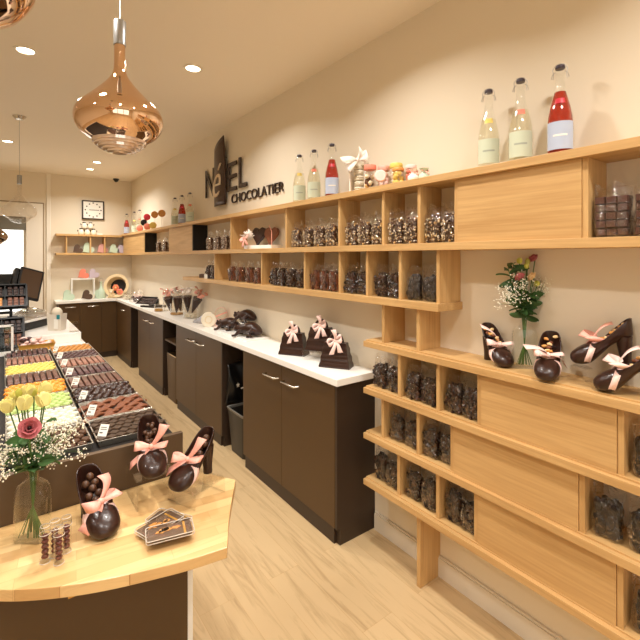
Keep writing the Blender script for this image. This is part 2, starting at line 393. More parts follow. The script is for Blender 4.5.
for r, a, b in ((0, .515, .990), (1, .627, 1.120), (2, .517, 1.005)): door(LW, a, b, ZB[r+1]+.0002, ZB[r]-.0345)
divider(LW, 1.322, 0, ZB[3]-.035, th=.022, x0=1.563, name='support_panel')
divider(LW, .2, 0, ZB[3]-.035, th=.022, x0=1.563, name='support_panel')

# ------------------------------------------------------------------ counters along the right and back walls
CX = 1.43; CT = .902; CU = .864
wt = MB().prism([(CX-.02, 1.742), (WX, 1.742), (WX, BY), (.615, BY), (.615, 7.23), (CX-.02, 7.23)], CU, CT)
tag(wt.build('worktop', M['white'], bevel=.003), 'long white worktop running along the right wall and round the corner', 'worktop')
def handle(parent, c, axis):
    m = MB(); h = .078
    if axis == 'y': pts = [(c[0], c[1]-h, c[2]), (c[0]-.03, c[1]-h+.008, c[2]), (c[0]-.03, c[1]+h-.008, c[2]), (c[0], c[1]+h, c[2])]
    else: pts = [(c[0]-h, c[1], c[2]), (c[0]-h+.008, c[1]-.03, c[2]), (c[0]+h-.008, c[1]-.03, c[2]), (c[0]+h, c[1], c[2])]
    return m.tube(pts, .0065, 8).build('handle', M['chrome'], parent, 50)
def cabinet(y0, y1, label, nd=2):
    t = thing('base_cabinet', label, 'cabinet', (0,0,0))
    MB().box((CX+.02, y0, .0), (WX-.001, y1, CU-.001)).build('carcass', M['lam_dark'], t)
    bx((CX+.004, y0+.03, 0), (CX+.02, y1-.03, .085)).build('plinth', M['lam_dark'], t)
    bx((CX, y0, .088), (CX+.02, y0+.018, CU-.002)).build('end_strip', M['lam_dark'], t)
    w = (y1-y0-.02)/nd
    for k in range(nd):
        a = y0+.02+k*w
        d = bx((CX, a+.001, .088), (CX+.019, a+w-.002, CU-.006)).build('door', M['lam'], t, bevel=.0012)
        cy = a + (w-.115 if k == 0 else .115) if nd == 2 else a+w/2
        handle(d, (CX, cy, .765), 'y')
    return t
cabinet(1.765, 2.874, 'dark brown two-door base cabinet nearest the camera, under the chocolate handbags')
cabinet(3.252, 4.40, 'dark brown two-door base cabinet beside the grey bin, second from the camera')
cabinet(4.845, 5.94, 'dark brown two-door base cabinet past the narrow shelf gap, third from the camera')
cabinet(6.323, 7.245, 'dark brown base cabinet in the corner end of the right-hand run', 1)
t = thing('base_cabinet', 'dark brown base cabinet with two bar handles along the back wall', 'cabinet', (0,0,0))
bx((.65, 7.275, 0), (CX+.02, BY-.001, CU-.001)).build('carcass', M['lam_dark'], t)
bx((.66, 7.262, 0), (CX, 7.274, .085)).build('plinth', M['lam_dark'], t)
for a, b, c in ((.65, .925, .8), (.927, 1.22, 1.1)):
    d = bx((a, 7.255, .088), (b-.002, 7.274, CU-.006)).build('door', M['lam'], t, bevel=.0012); handle(d, (c, 7.255, .805), 'x')
bx((1.222, 7.255, .088), (CX-.002, 7.274, CU-.006)).build('filler_panel', M['lam'], t)
# the gaps: recess backs, a shelf
for y0, y1, nm in ((4.401, 4.844, 'narrow open niche with a small shelf between two brown cabinets'),):
    t = thing('open_niche', nm, 'niche', (0,0,0))
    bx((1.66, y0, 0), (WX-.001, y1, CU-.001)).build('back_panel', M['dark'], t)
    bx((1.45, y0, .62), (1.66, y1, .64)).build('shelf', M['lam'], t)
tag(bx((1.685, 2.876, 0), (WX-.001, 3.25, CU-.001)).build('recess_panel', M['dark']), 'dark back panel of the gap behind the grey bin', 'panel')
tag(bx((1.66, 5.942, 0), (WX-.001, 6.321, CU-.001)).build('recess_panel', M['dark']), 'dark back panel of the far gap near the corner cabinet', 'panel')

def bin_mesh(w, d, h, taper):
    def ring(k, z): 
        W, D = w*k/2, d*k/2; r = .03; out = []
        for cx, cy, a0 in ((W-r, D-r, 0), (-W+r, D-r, 90), (-W+r, -D+r, 180), (W-r, -D+r, 270)):
            for q in range(5): a = rad(a0+q*22.5); out.append((cx+r*cos(a), cy+r*sin(a), z))
        return out
    m = MB(); m.rings([ring(taper, 0), ring(1, h), ring(.95, h), ring(taper*.95, .02)], True, True, True)
    return m, ring
t = thing('waste_bin', 'grey plastic swing bin standing in the cabinet gap', 'bin', (1.545, 3.06, 0))
m, ring = bin_mesh(.19, .30, .335, .78); m.build('body', M['greybin'], t, 40)
MB().rings([[(x, y, .325) for x, y, z in ring(1.0, 0)], [(x, y, .343) for x, y, z in ring(1.05, 0)], [(x, y, .343) for x, y, z in ring(.93, 0)], [(x, y, .325) for x, y, z in ring(.93, 0)]], True, False, False).build('rim', principled('bin_rim', (120, 116, 108), .4), t, 40)
t = thing('waste_bin', 'tall brown bin standing in the narrow shelf niche', 'bin', (1.55, 4.63, 0))
m, ring = bin_mesh(.2, .34, .50, .9); m.build('body', M['lam'], t, 40)
MB().rings([[(x, y, .49) for x, y, z in ring(1.0, 0)], [(x, y, .505) for x, y, z in ring(1.03, 0)], [(x, y, .505) for x, y, z in ring(.94, 0)], [(x, y, .49) for x, y, z in ring(.94, 0)]], True, False, False).build('rim', M['chrome'], t, 40)
t = thing('hanging_carrier_bags', 'black carrier bags with a white flower emblem hung above grey bin', 'bag', (1.565, 3.238, .352), pi/2); t.scale = (1, .74, .9)
m = MB(); random.seed(3)
def sag(u, v): return (-.02-.05*sin(pi*v)*(.5+.5*u)+.012*sin(9*u+5*v), .16*(1-2*u)*(1-.1*v), .36*v)
m.grid(sag, 12, 12); m.build('bag', M['black'], t, 60, solid=.004)
e = MB()
for k in range(5):
    a = 2*pi*k/5+.3; e.add([(0,.0,0),(0,.012*cos(a-.5),.012*sin(a-.5)),(0,.024*cos(a),.024*sin(a)),(0,.012*cos(a+.5),.012*sin(a+.5))], [(0,1,2,3)])
e.build('flower_emblem', M['paper'], t, solid=.001, loc=(-.085, .055, .18))
MB().box((0,-.05,-.006),(.001,.05,.006)).build('print_line', M['paper'], t, loc=(-.082, -.03, .15), rot=(rad(-8),0,0))
MB().cyl((1.565, 3.2515, .70), (1.565, 3.20, .70), .007).build('hook', M['chrome'], None)
tag(bpy.data.objects['hook'], 'small metal hook above the black carrier bags', 'hook')

# ------------------------------------------------------------------ display counter with trays, wooden table end
DT = .862
dc = thing('display_counter', 'long chocolate display counter with brown front on the left', 'counter', (0,0,0))
bx((-.9, 1.607, 0), (.53, 4.9, DT)).build('body', M['white'], dc)
bx((-.9, 1.585, 0), (.541, 1.606, .893)).build('front_panel', M['panel'], dc, bevel=.0015)
bx((-.88, 1.61, DT), (.53, 3.70, DT+.003)).build('tray_bed', M['dark'], dc)
st = bx((.0, 3.95, DT+.001), (.512, 4.85, .935)).build('raised_step', M['white'], dc, bevel=.002)
tag(st, 'white raised platform at the far end of the tray counter', 'platform'); st.parent = None

tb = thing('counter_table', 'butcher block table top with curved front edge on brown base', 'table', (0,0,0))
curve = [(.498,1.098),(.395,1.115),(.303,1.14),(.22,1.166),(.142,1.198),(.06,1.242),(-.006,1.288),(-.1,1.37),(-.18,1.46),(-.24,1.583)]
right = [(.541,1.583),(.605,1.528),(.674,1.414),(.642,1.36),(.600,1.29),(.554,1.209),(.52,1.14)]
def crom(P, n=6):
    out = []
    for i in range(len(P)-1):
        p0, p1, p2, p3 = P[max(i-1, 0)], P[i], P[i+1], P[min(i+2, len(P)-1)]
        for k in range(n):
            t = k/n; out.append(tuple(.5*(2*b+(c-a)*t+(2*a-5*b+4*c-d)*t*t+(3*b-a-3*c+d)*t**3) for a, b, c, d in zip(p0, p1, p2, p3)))
    return out+[P[-1]]
poly = right[:2] + crom(right[2:]) + crom(curve)
poly = list(reversed(poly))
mm = MB().prism(poly, .715, .745)
def ccw(p): return sum(p[i][0]*p[(i+1)%len(p)][1]-p[(i+1)%len(p)][0]*p[i][1] for i in range(len(p)))
if ccw(poly) < 0: mm = MB().prism(list(reversed(poly)), .715, .745)
mm.build('table_top', M['block'], tb, bevel=.002)
bx((-.12, 1.31, 0), (.462, 1.33, .714)).build('front_panel', M['lam'], tb)
bx((-.11, 1.331, 0), (.486, 1.55, .714)).build('carcass', M['white'], tb)
bx((.13, 1.22, .700), (.155, 1.245, .714)).build('bracket', M['goldcard'], tb)

# trays ------------------------------------------------------------
def tray_parts(t, w, d, h=.024):
    m = MB(); a, b, k = w/2, d/2, .008
    def R(x, y, z): return [(-x,-y,z),(x,-y,z),(x,y,z),(-x,y,z)]
    m.rings([R(a-k,b-k,0), R(a-.003,b-.003,h-.003), R(a,b,h-.002), R(a,b,h), R(a-.005,b-.005,h), R(a-.005-k*.7,b-.005-k*.7,.003)], True, True, True)
    return m.build('pan', M['steel'], t, bevel=.0006)
def piece_mesh(kind):
    m = MB()
    if kind == 'dome': m.lathe([(.013, 0), (.0135, .006), (.011, .012), (.006, .0155), (0.001, .0165)], 12)
    elif kind == 'disc': m.lathe([(.0145, 0), (.0155, .003), (.0155, .009), (.013, .0125), (.004, .0135), (.0005, .013)], 14)
    elif kind == 'square': m.rings([[(-a,-a,z),(a,-a,z),(a,a,z),(-a,a,z)] for a, z in ((.0145,0),(.0158,.003),(.0158,.010),(.0135,.0125))])
    elif kind == 'bar': m.rings([[(-a,-b,z),(a,-b,z),(a,b,z),(-a,b,z)] for a, b, z in ((.0120,.100,0),(.0125,.1005,.004),(.0120,.100,.013),(.0095,.0975,.0155))])
    elif kind == 'leaf':
        pts = [(.033*cos(t)*(1+.08*cos(3*t)), .0205*sin(t)*(1+.15*sin(2*t))) for t in [2*pi*i/16 for i in range(16)]]
        m.rings([[(x*k, y*k, z+.004*cos(3*x/.03)) for x, y in pts] for k, z in ((.9,.0),(1,.004),(.95,.009),(.6,.012))])
    elif kind == 'rock':
        random.seed(5); m.sphere((0,0,.009), .018, 10, 7, (1.25,.95,.6))
        m.v = [(x*random.uniform(.85,1.15), y*random.uniform(.85,1.15), max(0, z*random.uniform(.8,1.2))) for x,y,z in m.v]
    elif kind == 'jelly': m.rings([[(a*cos(q), a*.8*sin(q), z) for q in [2*pi*i/8+pi/8 for i in range(8)]] for a, z in ((.014,0),(.016,.004),(.0155,.012),(.011,.016))])
    return m
TRN = {}
def tray(x0, x1, y0, y1, kind, mat, nx, ny, label, plabel, pcat, stag=0, jit=.15, ang=0):
    t = thing('sweet_tray', label, 'tray', ((x0+x1)/2, (y0+y1)/2, DT+.003))
    tray_parts(t, x1-x0-.006, y1-y0-.008)
    bx((-(x1-x0)/2+.0165,-(y1-y0)/2+.0175,.003),((x1-x0)/2-.0165,(y1-y0)/2-.0175,.0125)).build('liner', M['cream' if mat in ('whitesweet', 'green', 'yellowsweet', 'orange') else 'dark'], t)  # added liner; its dark tone supplies the darkness in gaps between chocolates
    key = (kind, mat)
    proto = None
    gx0, gx1, gy0, gy1 = x0+.011, x1-.011, y0+.010, y1-.012
    cw, ch = (gx1-gx0)/nx, (gy1-gy0)/ny
    for j in range(ny):
        for i in range(nx):
            ox = stag*cw*.5*(1 if j % 2 else -1)*.5
            x = gx0+(i+.5)*cw+ox+random.uniform(-1,1)*jit*cw*.3; y = gy0+(j+.5)*ch+random.uniform(-1,1)*jit*ch*.3
            rz = ang+random.uniform(-1,1)*jit
            if proto is None:
                proto = piece_mesh(kind).build(plabel[0], M[mat], None, 45)
                proto.location = (x, y, DT+.0157); proto.rotation_euler = (0,0,rz)
                tag(proto, plabel[1], pcat, plabel[2]); TRN[key] = proto
            else:
                dup(proto, (x, y, DT+.0157), rz)
    return t
YR = [1.69+.25*i for i in range(9)]
rx = (.268, .530); lx = (.004, .262); zx = (-.262, -.002)
right_rows = [
 ('square','ganache',7,6,'steel tray of dark speckled squares at the front right corner','dark speckled chocolate square in the front right tray','speckled squares',1,.2,pi/4),
 ('leaf','milk',4,6,'tray of milk chocolate leaves just behind the dark speckled squares','milk chocolate leaf in the tray behind the speckled squares','milk chocolate leaves',1,.5,.1),
 ('rock','choc',7,6,'tray of rough dark clusters behind the milk chocolate leaves','rough dark chocolate cluster in the tray behind the leaves','dark clusters',1,.6,0),
 ('bar','brownbar',8,1,'tray of long milk bars behind the rough dark clusters','long milk chocolate bar in the tray behind the dark clusters','milk bars in the right column',0,.03,0),
 ('bar','purple',8,1,'tray of long plum-brown bars in the right tray column','long plum-brown bar in the fifth tray of the right column','plum-brown bars',0,.03,0),
 ('bar','pinkbar',8,1,'tray of rosy tan bars in the right tray column','rosy tan bar in the sixth tray of the right column','rosy tan bars',0,.03,0),
 ('disc','purple',7,6,'tray of dark plum rounds next to the golden domes tray','dark plum round in the tray before the golden domes','plum rounds',1,.1,0),
 ('dome','tan',7,5,'farthest right-column tray holding golden domes beside the white strip','golden dome in the farthest tray of the right column','golden domes',1,.1,0)]
for i, r in enumerate(right_rows):
    tray(rx[0], rx[1], YR[i], YR[i+1], r[0], r[1], r[2], r[3], r[4], ('chocolate_piece', r[5], r[6]), 'chocolate', r[7], r[8], r[9])
left_rows = [
 ('disc','truffle',7,6,'steel tray of dark brown rounds behind the yellow and pink bouquet','dark brown round in the front tray behind the bouquet','dark rounds',1,.05,0),
 ('jelly','whitesweet',7,7,'tray of cream sugared sweets behind the dark brown rounds','cream sugared sweet in the second tray of the left column','cream sweets',1,.3,0),
 ('jelly','green',7,7,'tray of pale green sweets in the left tray column','pale green sweet in the third tray of the left column','green sweets',1,.3,0),
 ('rock','orange',7,6,'tray of bright orange sweets behind the green ones','bright orange sweet in the fourth tray of the left column','orange sweets',1,.4,0),
 ('bar','brownbar',8,1,'tray of long milk bars between orange and yellow sweets','long milk chocolate bar in the tray between orange and yellow sweets','milk bars in the left column',0,.03,0),
 ('jelly','yellowsweet',8,6,'tray of lemon yellow sweets in the left tray column','lemon yellow sweet in the sixth tray of the left column','yellow sweets',1,.2,0),
 ('bar','pinkbar',8,1,'tray of brown bars just behind the yellow sweets','brown bar in the tray just behind the yellow sweets','brown bars behind the yellow sweets',0,.03,0),
 ('bar','purple',8,1,'farthest left-column tray of dark bars before the gold tray of sweets','dark bar in the farthest tray of the left column','dark bars at the far left',0,.03,0)]
for i, r in enumerate(left_rows):
    tray(lx[0], lx[1], YR[i], YR[i+1], r[0], r[1], r[2], r[3], r[4], ('chocolate_piece' if r[0] in ('disc','bar') else 'sweet', r[5], r[6]), 'chocolate' if r[0] in ('disc','bar') else 'sweet', r[7], r[8], r[9])
# price cards along the gap between the two columns
ordn = ['nearest the camera', 'second from the camera', 'third from the camera', 'fourth from the camera', 'fifth from the camera', 'sixth from the camera', 'seventh from the camera', 'farthest from the camera']
pc = None
for i in range(8):
    lab = 'small white price card between the tray columns, ' + ordn[i]
    loc = (.292, YR[i]+.05+.012*(i % 2), DT+.026)
    if pc is None:
        pc = thing('price_card', lab, 'price card', loc, -.75, 'price cards between the trays')
        tilt = Matrix.Rotation(rad(-32), 4, 'X')
        MB().box((-.017,-.0008,0),(.017,.0008,.042), tilt).build('card', M['paper'], pc)
        MB().box((-.012,-.0016,.030),(.010,-.0009,.0325), tilt).box((-.012,-.0016,.023),(.012,-.0009,.025), tilt).box((-.012,-.0016,.010),(.0,-.0009,.014), tilt).build('print', M['ink'], pc)
        MB().box((-.02,-.012,-.003),(.02,.004,0)).build('foot', M['acryl'], pc)
    else: dup(pc, loc, -.75+.1*random.uniform(-1,1), lab)

# ------------------------------------------------------------------ pendants
def pendant(loc, glassmat, label, ztop=CZ, copper=True, s=1.0, can=True, canopy=True):
    x, y, z = loc
    t = thing('pendant_lamp', label, 'pendant lamp', loc)
    prof = [(.092,.046),(.108,.055),(.124,.066),(.135,.08),(.1445,.096),(.149,.112),(.150,.126),(.1475,.142),(.139,.160),(.115,.184),(.087,.212),(.066,.234),(.050,.252),(.036,.270),(.026,.286),(.021,.303),(.019,.325),(.0185,.36),(.0185,.395)]
    prof = [(r*s, q*s) for r, q in prof]
    MB().lathe(prof, 56, cap0=False, cap1=False).build('shade', glassmat, t, 60)
    lens = [(.092,.046),(.090,.036),(.084,.034),(.082,.028),(.072,.027),(.070,.018),(.058,.017),(.056,.010),(.042,.009),(.040,.004),(.024,.003),(.022,.000),(.001,0)]
    MB().lathe([(r*s, q*s) for r, q in reversed(lens)], 48, cap1=False).build('lens', M['lens'] if copper else M['smoke'], t, 30)
    MB().lathe([(.0212*s,.395*s),(.0215*s,.482*s),(.019*s,.485*s),(.003,.487*s)], 28).build('canister', M['can'], t, 40)
    MB().cyl((0,0,.485*s), (0,0,ztop-z), .0016, n=6).build('cable', M['can'], t)
    MB().lathe([(.002,ztop-z-.035),(.03,ztop-z-.03),(.05,ztop-z-.006),(.052,ztop-z-.0005)], 28).build('canopy', M['chrome'], t, 40)
    return t
pendant((.325, 1.600, 1.909), M['copper'], 'copper mirrored teardrop pendant lamp hanging over the display counter', s=.95)
pendant((-.098, .945, 1.922), M['copper'], 'copper pendant lamp cut off by the top left corner')
pendant((.117, 4.62, 1.85), M['smoke'], 'clear glass teardrop pendant lamp hanging by the back doorway', copper=False, s=.88)
pendant((-.085, 6.3, 1.68), principled('smoked_mirror', (150, 130, 115), .05, 1), 'smoked mirror pendant lamp cut off by the left picture edge', copper=True, s=.9)
t = thing('security_camera', 'small black dome camera in the ceiling corner', 'security camera', (1.45, 7.40, CZ))
MB().lathe([(.045,-.0005),(.045,-.02),(.04,-.022)], 20).build('base', M['black'], t, 40)
MB().sphere((0,0,-.022), .034, 14, 8, (1,1,.9)).build('dome', M['black'], t, 60)

# ------------------------------------------------------------------ clock and sign
t = thing('wall_clock', 'square white wall clock with a dark frame on the back wall', 'clock', (1.142, BY, 2.291))
MB().box((-.148,-.03,-.14),(.148,-.001,.14)).build('face', M['paper'], t)
m = MB().box((-.155,-.036,-.147),(-.138,-.001,.147)).box((.138,-.036,-.147),(.155,-.001,.147)).box((-.155,-.036,-.147),(.155,-.001,-.13)).box((-.155,-.036,.13),(.155,-.001,.147)); m.build('frame', M['lam_dark'], t)
m = MB()
for k in range(12):
    a = k*pi/6; r = .105 if k % 3 else .11; m.box((r*sin(a)-.009,-.033,r*cos(a)-.009),(r*sin(a)+.009,-.0305,r*cos(a)+.009))
m.build('hour_marks', M['ink'], t)
MB().box((-.004,-.035,-.004),(.085,-.033,.004)).build('minute_hand', M['ink'], t)
MB().box((-.06,-.035,-.004),(.004,-.033,.004)).build('hour_hand', M['ink'], t)

sg = thing('wall_sign', 'bronze slab sign with raised dark lettering on the right wall above the long shelf', 'sign', (WX, 3.75, 2.05))
def wally(o, x, y, z): # stand flat art on the right wall, facing the room
    o.matrix_local = Matrix(((0,0,-1,x),(-1,0,0,y),(0,1,0,z),(0,0,0,1)))
def textmesh(s, size, name, mat, parent, ext=.006, xs=1.0, shear=0, bold=0):
    cu = bpy.data.curves.new(name, 'FONT'); cu.body = s; cu.size = size; cu.extrude = ext; cu.shear = shear; cu.offset = bold
    tmp = bpy.data.objects.new(name, cu); COL.objects.link(tmp)
    dg = bpy.context.evaluated_depsgraph_get(); me = bpy.data.meshes.new_from_object(tmp.evaluated_get(dg))
    bpy.data.objects.remove(tmp); me.materials.clear(); me.materials.append(mat)
    for v in me.vertices: v.co.x *= xs
    o = bpy.data.objects.new(name, me); COL.objects.link(o); o.parent = parent
    x0 = min(v.co.x for v in me.vertices); y0 = min(v.co.y for v in me.vertices)
    x1 = max(v.co.x for v in me.vertices); y1 = max(v.co.y for v in me.vertices)
    return o, (x0, y0, x1, y1)
def fit_text(s, y_left, y_right, z0, z1, name, mat, x=-.02, bold=0, shear=0, ext=.006):
    o, b = textmesh(s, 1.0, name, mat, sg, ext, bold=bold, shear=shear)
    kx = (y_left-y_right)/(b[2]-b[0]); ky = (z1-z0)/(b[3]-b[1])
    for v in o.data.vertices: v.co.x = (v.co.x-b[0])*kx; v.co.y = (v.co.y-b[1])*ky
    wally(o, x, y_left-3.75, z0-2.05); return o
# slab: slanted top edge, slight outward curl
def slab(u, v):
    ztop = 2.605 + (2.69-2.605)*u; zz = 2.045+(ztop-2.045)*v
    return (-.034-.03*sin(pi*u)*.5-.02*(v**3)*u, 3.99-.262*u-3.75, zz-2.05)
MB().grid(slab, 10, 14).build('slab', M['signbrown'], sg, 60, solid=.008)
m = MB()
for y in (3.94, 3.78):
    for z in (2.12, 2.5): m.cyl((0, y-3.75, z-2.05), (-.035, y-3.75, z-2.05), .006)
m.build('standoff', M['chrome'], sg)
fit_text('N', 4.255, 4.03, 2.16, 2.442, 'letter', M['letter'])
fit_text('E', 3.72, 3.52, 2.16, 2.422, 'letter', M['letter'])
fit_text('L', 3.475, 3.32, 2.165, 2.436, 'letter', M['letter'])
fit_text('é', 3.97, 3.78, 2.13, 2.44, 'accented_letter', M['beige'], x=-.058, shear=.4, bold=-.012)
fit_text('CHOCOLATIER', 3.648, 2.737, 2.045, 2.125, 'lettering', M['letter'], x=-.010, bold=-.010)

# ------------------------------------------------------------------ swing-top bottles
def bottle(loc, label, liquid, lab, rz=0, sticker='yellow'):
    t = thing('swing_top_bottle', label, 'bottle', loc, rz); t.scale = (1.08, 1.08, 1.1)
    outer = [(.001,0),(.038,0),(.0415,.004),(.042,.012),(.042,.105),(.040,.13),(.034,.16),(.026,.188),(.019,.212),(.0145,.235),(.0135,.26),(.0135,.276),(.0165,.279),(.0165,.287),(.0135,.29)]
    MB().lathe(outer, 24, cap1=False).build('glass_body', M['glass'], t, 50)
    fill = [(r*.9, max(.004, z)) for r, z in outer[:11]]; fill = fill[:9] + [(.0001, .213)] if liquid == 'rose' else fill[:8]+[(.0001,.189)]
    MB().lathe(fill, 24, cap1=False).build('drink', M[liquid], t, 50)
    lm = MB().grid(lambda u, v: (.0428*cos(pi*1.5+(u-.5)*2.1), .0428*sin(pi*1.5+(u-.5)*2.1), .018+.09*v), 14, 1); lo = lm.build('label', M[lab], t, 50)
    MB().grid(lambda u, v: (.0433*cos(pi*1.5+(u-.5)*1.0), .0433*sin(pi*1.5+(u-.5)*1.0), .060+.006*v), 8, 1).build('print_line', principled('pale_print', (168, 176, 160), .6) if lab == 'label' else M['paper'], lo, 50)
    MB().lathe([(.002, .289),(.0145,.289),(.0155,.294),(.013,.300),(.006,.303)], 18).build('stopper', M['stopper'], t, 40)
    w = MB()
    for sx in (-1, 1):
        w.tube([(sx*.014,0,.281),(sx*.022,.003,.276),(sx*.026,.002,.262),(sx*.021,0,.258),(sx*.019,0,.270),(sx*.022,0,.290),(sx*.012,0,.304),(0,0,.307)], .0011, 5)
    w.build('wire_clip', M['wire'], t, 60)
    MB().grid(lambda u, v: ((.0318-.005*v)*cos(pi*1.5+(u-.5)*1.0), (.0318-.005*v)*sin(pi*1.5+(u-.5)*1.0)-.0012, .168+.018*v), 6, 2).build('neck_seal', {'yellow': M['yellowsweet'], 'red': M['red'], 'peach': M['coral']}[sticker], t, 50)
    return t
TZ = 1.913
bt = [((1.62,.998), 'lemon','label','yellow','pale lemonade swing-top bottle with a yellow neck seal, left of the right-hand trio'),
      ((1.62,.862), 'lemon','label','peach','pale lemonade swing-top bottle with a pink neck seal, middle of the right-hand trio'),
      ((1.62,.715), 'rose','label_blue','red','large red lemonade bottle with a blue label, nearest on the long shelf'),
      ((1.62,2.406),'lemon','label','yellow','pale lemonade bottle just right of the wall sign, left of its trio'),
      ((1.62,2.237),'lemon','label','peach','pale lemonade bottle right of the wall sign, middle of its trio'),
      ((1.62,2.049),'rose','label_blue','red','red lemonade bottle beside the white ribboned box'),
      ((1.62,5.022),'lemon','label','yellow','pale lemonade bottle left of the wall sign, leftmost of its trio'),
      ((1.62,4.778),'rose','label_blue','red','red lemonade bottle left of the wall sign, middle of its trio'),
      ((1.62,4.522),'lemon','label','peach','pale lemonade bottle left of the wall sign, nearest the slab'),
      ((1.60,7.364),'rose','label_blue','red','red lemonade bottle in the far corner above the shelf'),
      ((1.62,6.95),'lemon','label','yellow','pale lemonade bottle in the far corner, just right of the red one'),
      ((1.62,6.64),'lemon','label','peach','pale lemonade bottle in the far corner, beside the lollipops')]
for i, ((x, y), liq, lb, stk, lab) in enumerate(bt):
    bottle((x, y, TZ), lab, liq, lb, math.atan2(-x, y)*1.0, stk)

# ------------------------------------------------------------------ clear bags of chocolates
def bag_film(w, d, h, seed):
    """clear bag: soft pillow, pinched flat towards a ragged open top"""
    r = random.Random(seed); m = MB(); n = 28; rs = []
    ph = [r.uniform(0, 6.28) for _ in range(4)]
    for z, kd, kw in ((0,.80,.9),(.012,.97,.98),(.3*h,1,1),(.6*h,.98,.99),(.76*h,.62,1.0),(.87*h,.22,1.03),(1.0*h,.12,1.08)):
        ring = []
        for j in range(n):
            a = 2*pi*j/n; c, s = cos(a), sin(a)
            x = w/2*kw*math.copysign(abs(c)**.6, c); y = d/2*kd*math.copysign(abs(s)**.6, s)
            wob = .0035*sin(5*a+ph[0]+z*60)+.002*sin(9*a+ph[1])
            if z > .8*h: y += .012*sin(3.2*x/w*2+ph[2])*(z/h-.7)*3
            zz = z + (h*.07*sin(x/w*9+ph[3]) if z > .95*h else 0)
            ring.append((x+wob*(1 if abs(c) > .5 else 0), y+wob, zz))
        rs.append(ring)
    m.rings(rs, True, True, False)
    return m
def bag_fill(kind, w, d, h, seed):
    r = random.Random(seed); m = MB(); W, D, Hh = w*.46, d*.43, h*.74
    def rotm(): return Euler((r.uniform(-3,3), r.uniform(-3,3), r.uniform(-3,3))).to_matrix().to_4x4()
    if kind == 'squares':
        nx, nz = 3, 5; cw, chh = W*2/nx, Hh/nz
        for i in range(nx):
            for k in range(nz):
                x = -W+(i+.5)*cw; z = .004+(k+.5)*chh; M4 = Matrix.Translation((x, r.uniform(-.004,.004), z)) @ Euler((0,r.uniform(-.05,.05),r.uniform(-.06,.06))).to_matrix().to_4x4()
                a, b, c = cw*.47, D*.9, chh*.46
                m.rings([[(-a*k2,yy,-c*k2),(a*k2,yy,-c*k2),(a*k2,yy,c*k2),(-a*k2,yy,c*k2)] for yy, k2 in ((b,.85),(b*.8,1),(-b*.8,1),(-b,.85))], mat=M4)
        return m
    # core so nothing shows through the middle
    m.rings([[(x*W*.78*k, y*D*.72*k, z) for x, y in ((-1,-.7),(-.7,-1),(.7,-1),(1,-.7),(1,.7),(.7,1),(-.7,1),(-1,.7))] for z, k in ((.004,.85),(.02,1),(Hh*.8,1),(Hh*.92,.7))])
    cnt = {'nuts': 150, 'mixnuts': 130, 'dark': 120, 'sticks': 80, 'bark': 60, 'slippers': 26}[kind]
    for _ in range(cnt):
        side = r.random(); z = r.uniform(.008, Hh)
        lim = 1 if z < Hh*.85 else .6
        if side < .62: x, y = r.uniform(-W, W)*lim, (-1 if r.random() < .72 else 1)*D*r.uniform(.75, .98)*lim
        else: x, y = (-1 if r.random() < .5 else 1)*W*r.uniform(.8, .98)*lim, r.uniform(-D, D)*lim
        if z > Hh*.9: x, y = r.uniform(-W, W)*.7, r.uniform(-D, D)*.7
        M4 = Matrix.Translation((x, y, z)) @ rotm()
        if kind in ('nuts', 'mixnuts'):
            q = r.uniform(.0045, .0075); m.sphere((0,0,0), q, 7, 5, (1, r.uniform(.7,1.2), r.uniform(.6,.9)), M4)
        elif kind == 'dark':
            q = r.uniform(.006, .009); m.box((-q,-q*.7,-q*.5),(q,q*.7,q*.5), M4)
        elif kind == 'sticks':
            q = r.uniform(.014, .024); m.box((-q,-.0035,-.003),(q,.0035,.003), Matrix.Translation((x*.9, y, min(max(z, .02), Hh-.02))) @ Euler((r.uniform(-.3,.3), 1.57+r.uniform(-.7,.7), r.uniform(-.4,.4))).to_matrix().to_4x4())
        elif kind == 'bark':
            q = r.uniform(.012, .02); tri = [(q*cos(a)*r.uniform(.6,1.1), q*sin(a)*r.uniform(.6,1.1)) for a in (.2, 1.5, 2.7, 3.9, 5.2)]
            m.prism(tri, -.003, .003, Matrix.Translation((x*.85, y*.85, min(max(z,.02),Hh-.012))) @ Euler((1.57+r.uniform(-.7,.7), r.uniform(-1,1), r.uniform(-.6,.6))).to_matrix().to_4x4())
        else:
            m.sphere((0,0,0), .019, 8, 6, (.8,.55,1.3), Matrix.Translation((x*.7, y*.7, min(max(z,.025),Hh-.02))) @ Euler((r.uniform(-.4,.4), r.uniform(-.4,.4), 0)).to_matrix().to_4x4())
    return m
FILLMAT = {'nuts':'nuts','mixnuts':'mixnuts','dark':'darkmix','sticks':'redmix','bark':'bark','squares':'square','slippers':'slipper'}
BW, BD = .088, .066
PROTO = {}
def bag(kind, x, y, z, h, label, group, rz=0, wk=1.0):
    var = random.randint(0, 1); key = (kind, h, var)
    if key not in PROTO:
        w = .106 if kind in ('squares',) else BW
        t = thing('bag_of_chocolates', label, 'bag of chocolates', (x, y, z), rz, group)
        stuff(bag_fill(kind, w, BD, h, hash(key[1])%97+var+5).build('chocolate_pieces', M[FILLMAT[kind]], t, 35 if kind in ('nuts','mixnuts','slippers') else None))
        bag_film(w, BD, h, var+11).build('clear_bag', M['film'], t, 70)
        PROTO[key] = t; t.scale = (wk, 1, 1)
        return t
    return dup(PROTO[key], (x, y, z), rz, label, group, (wk, 1, 1))
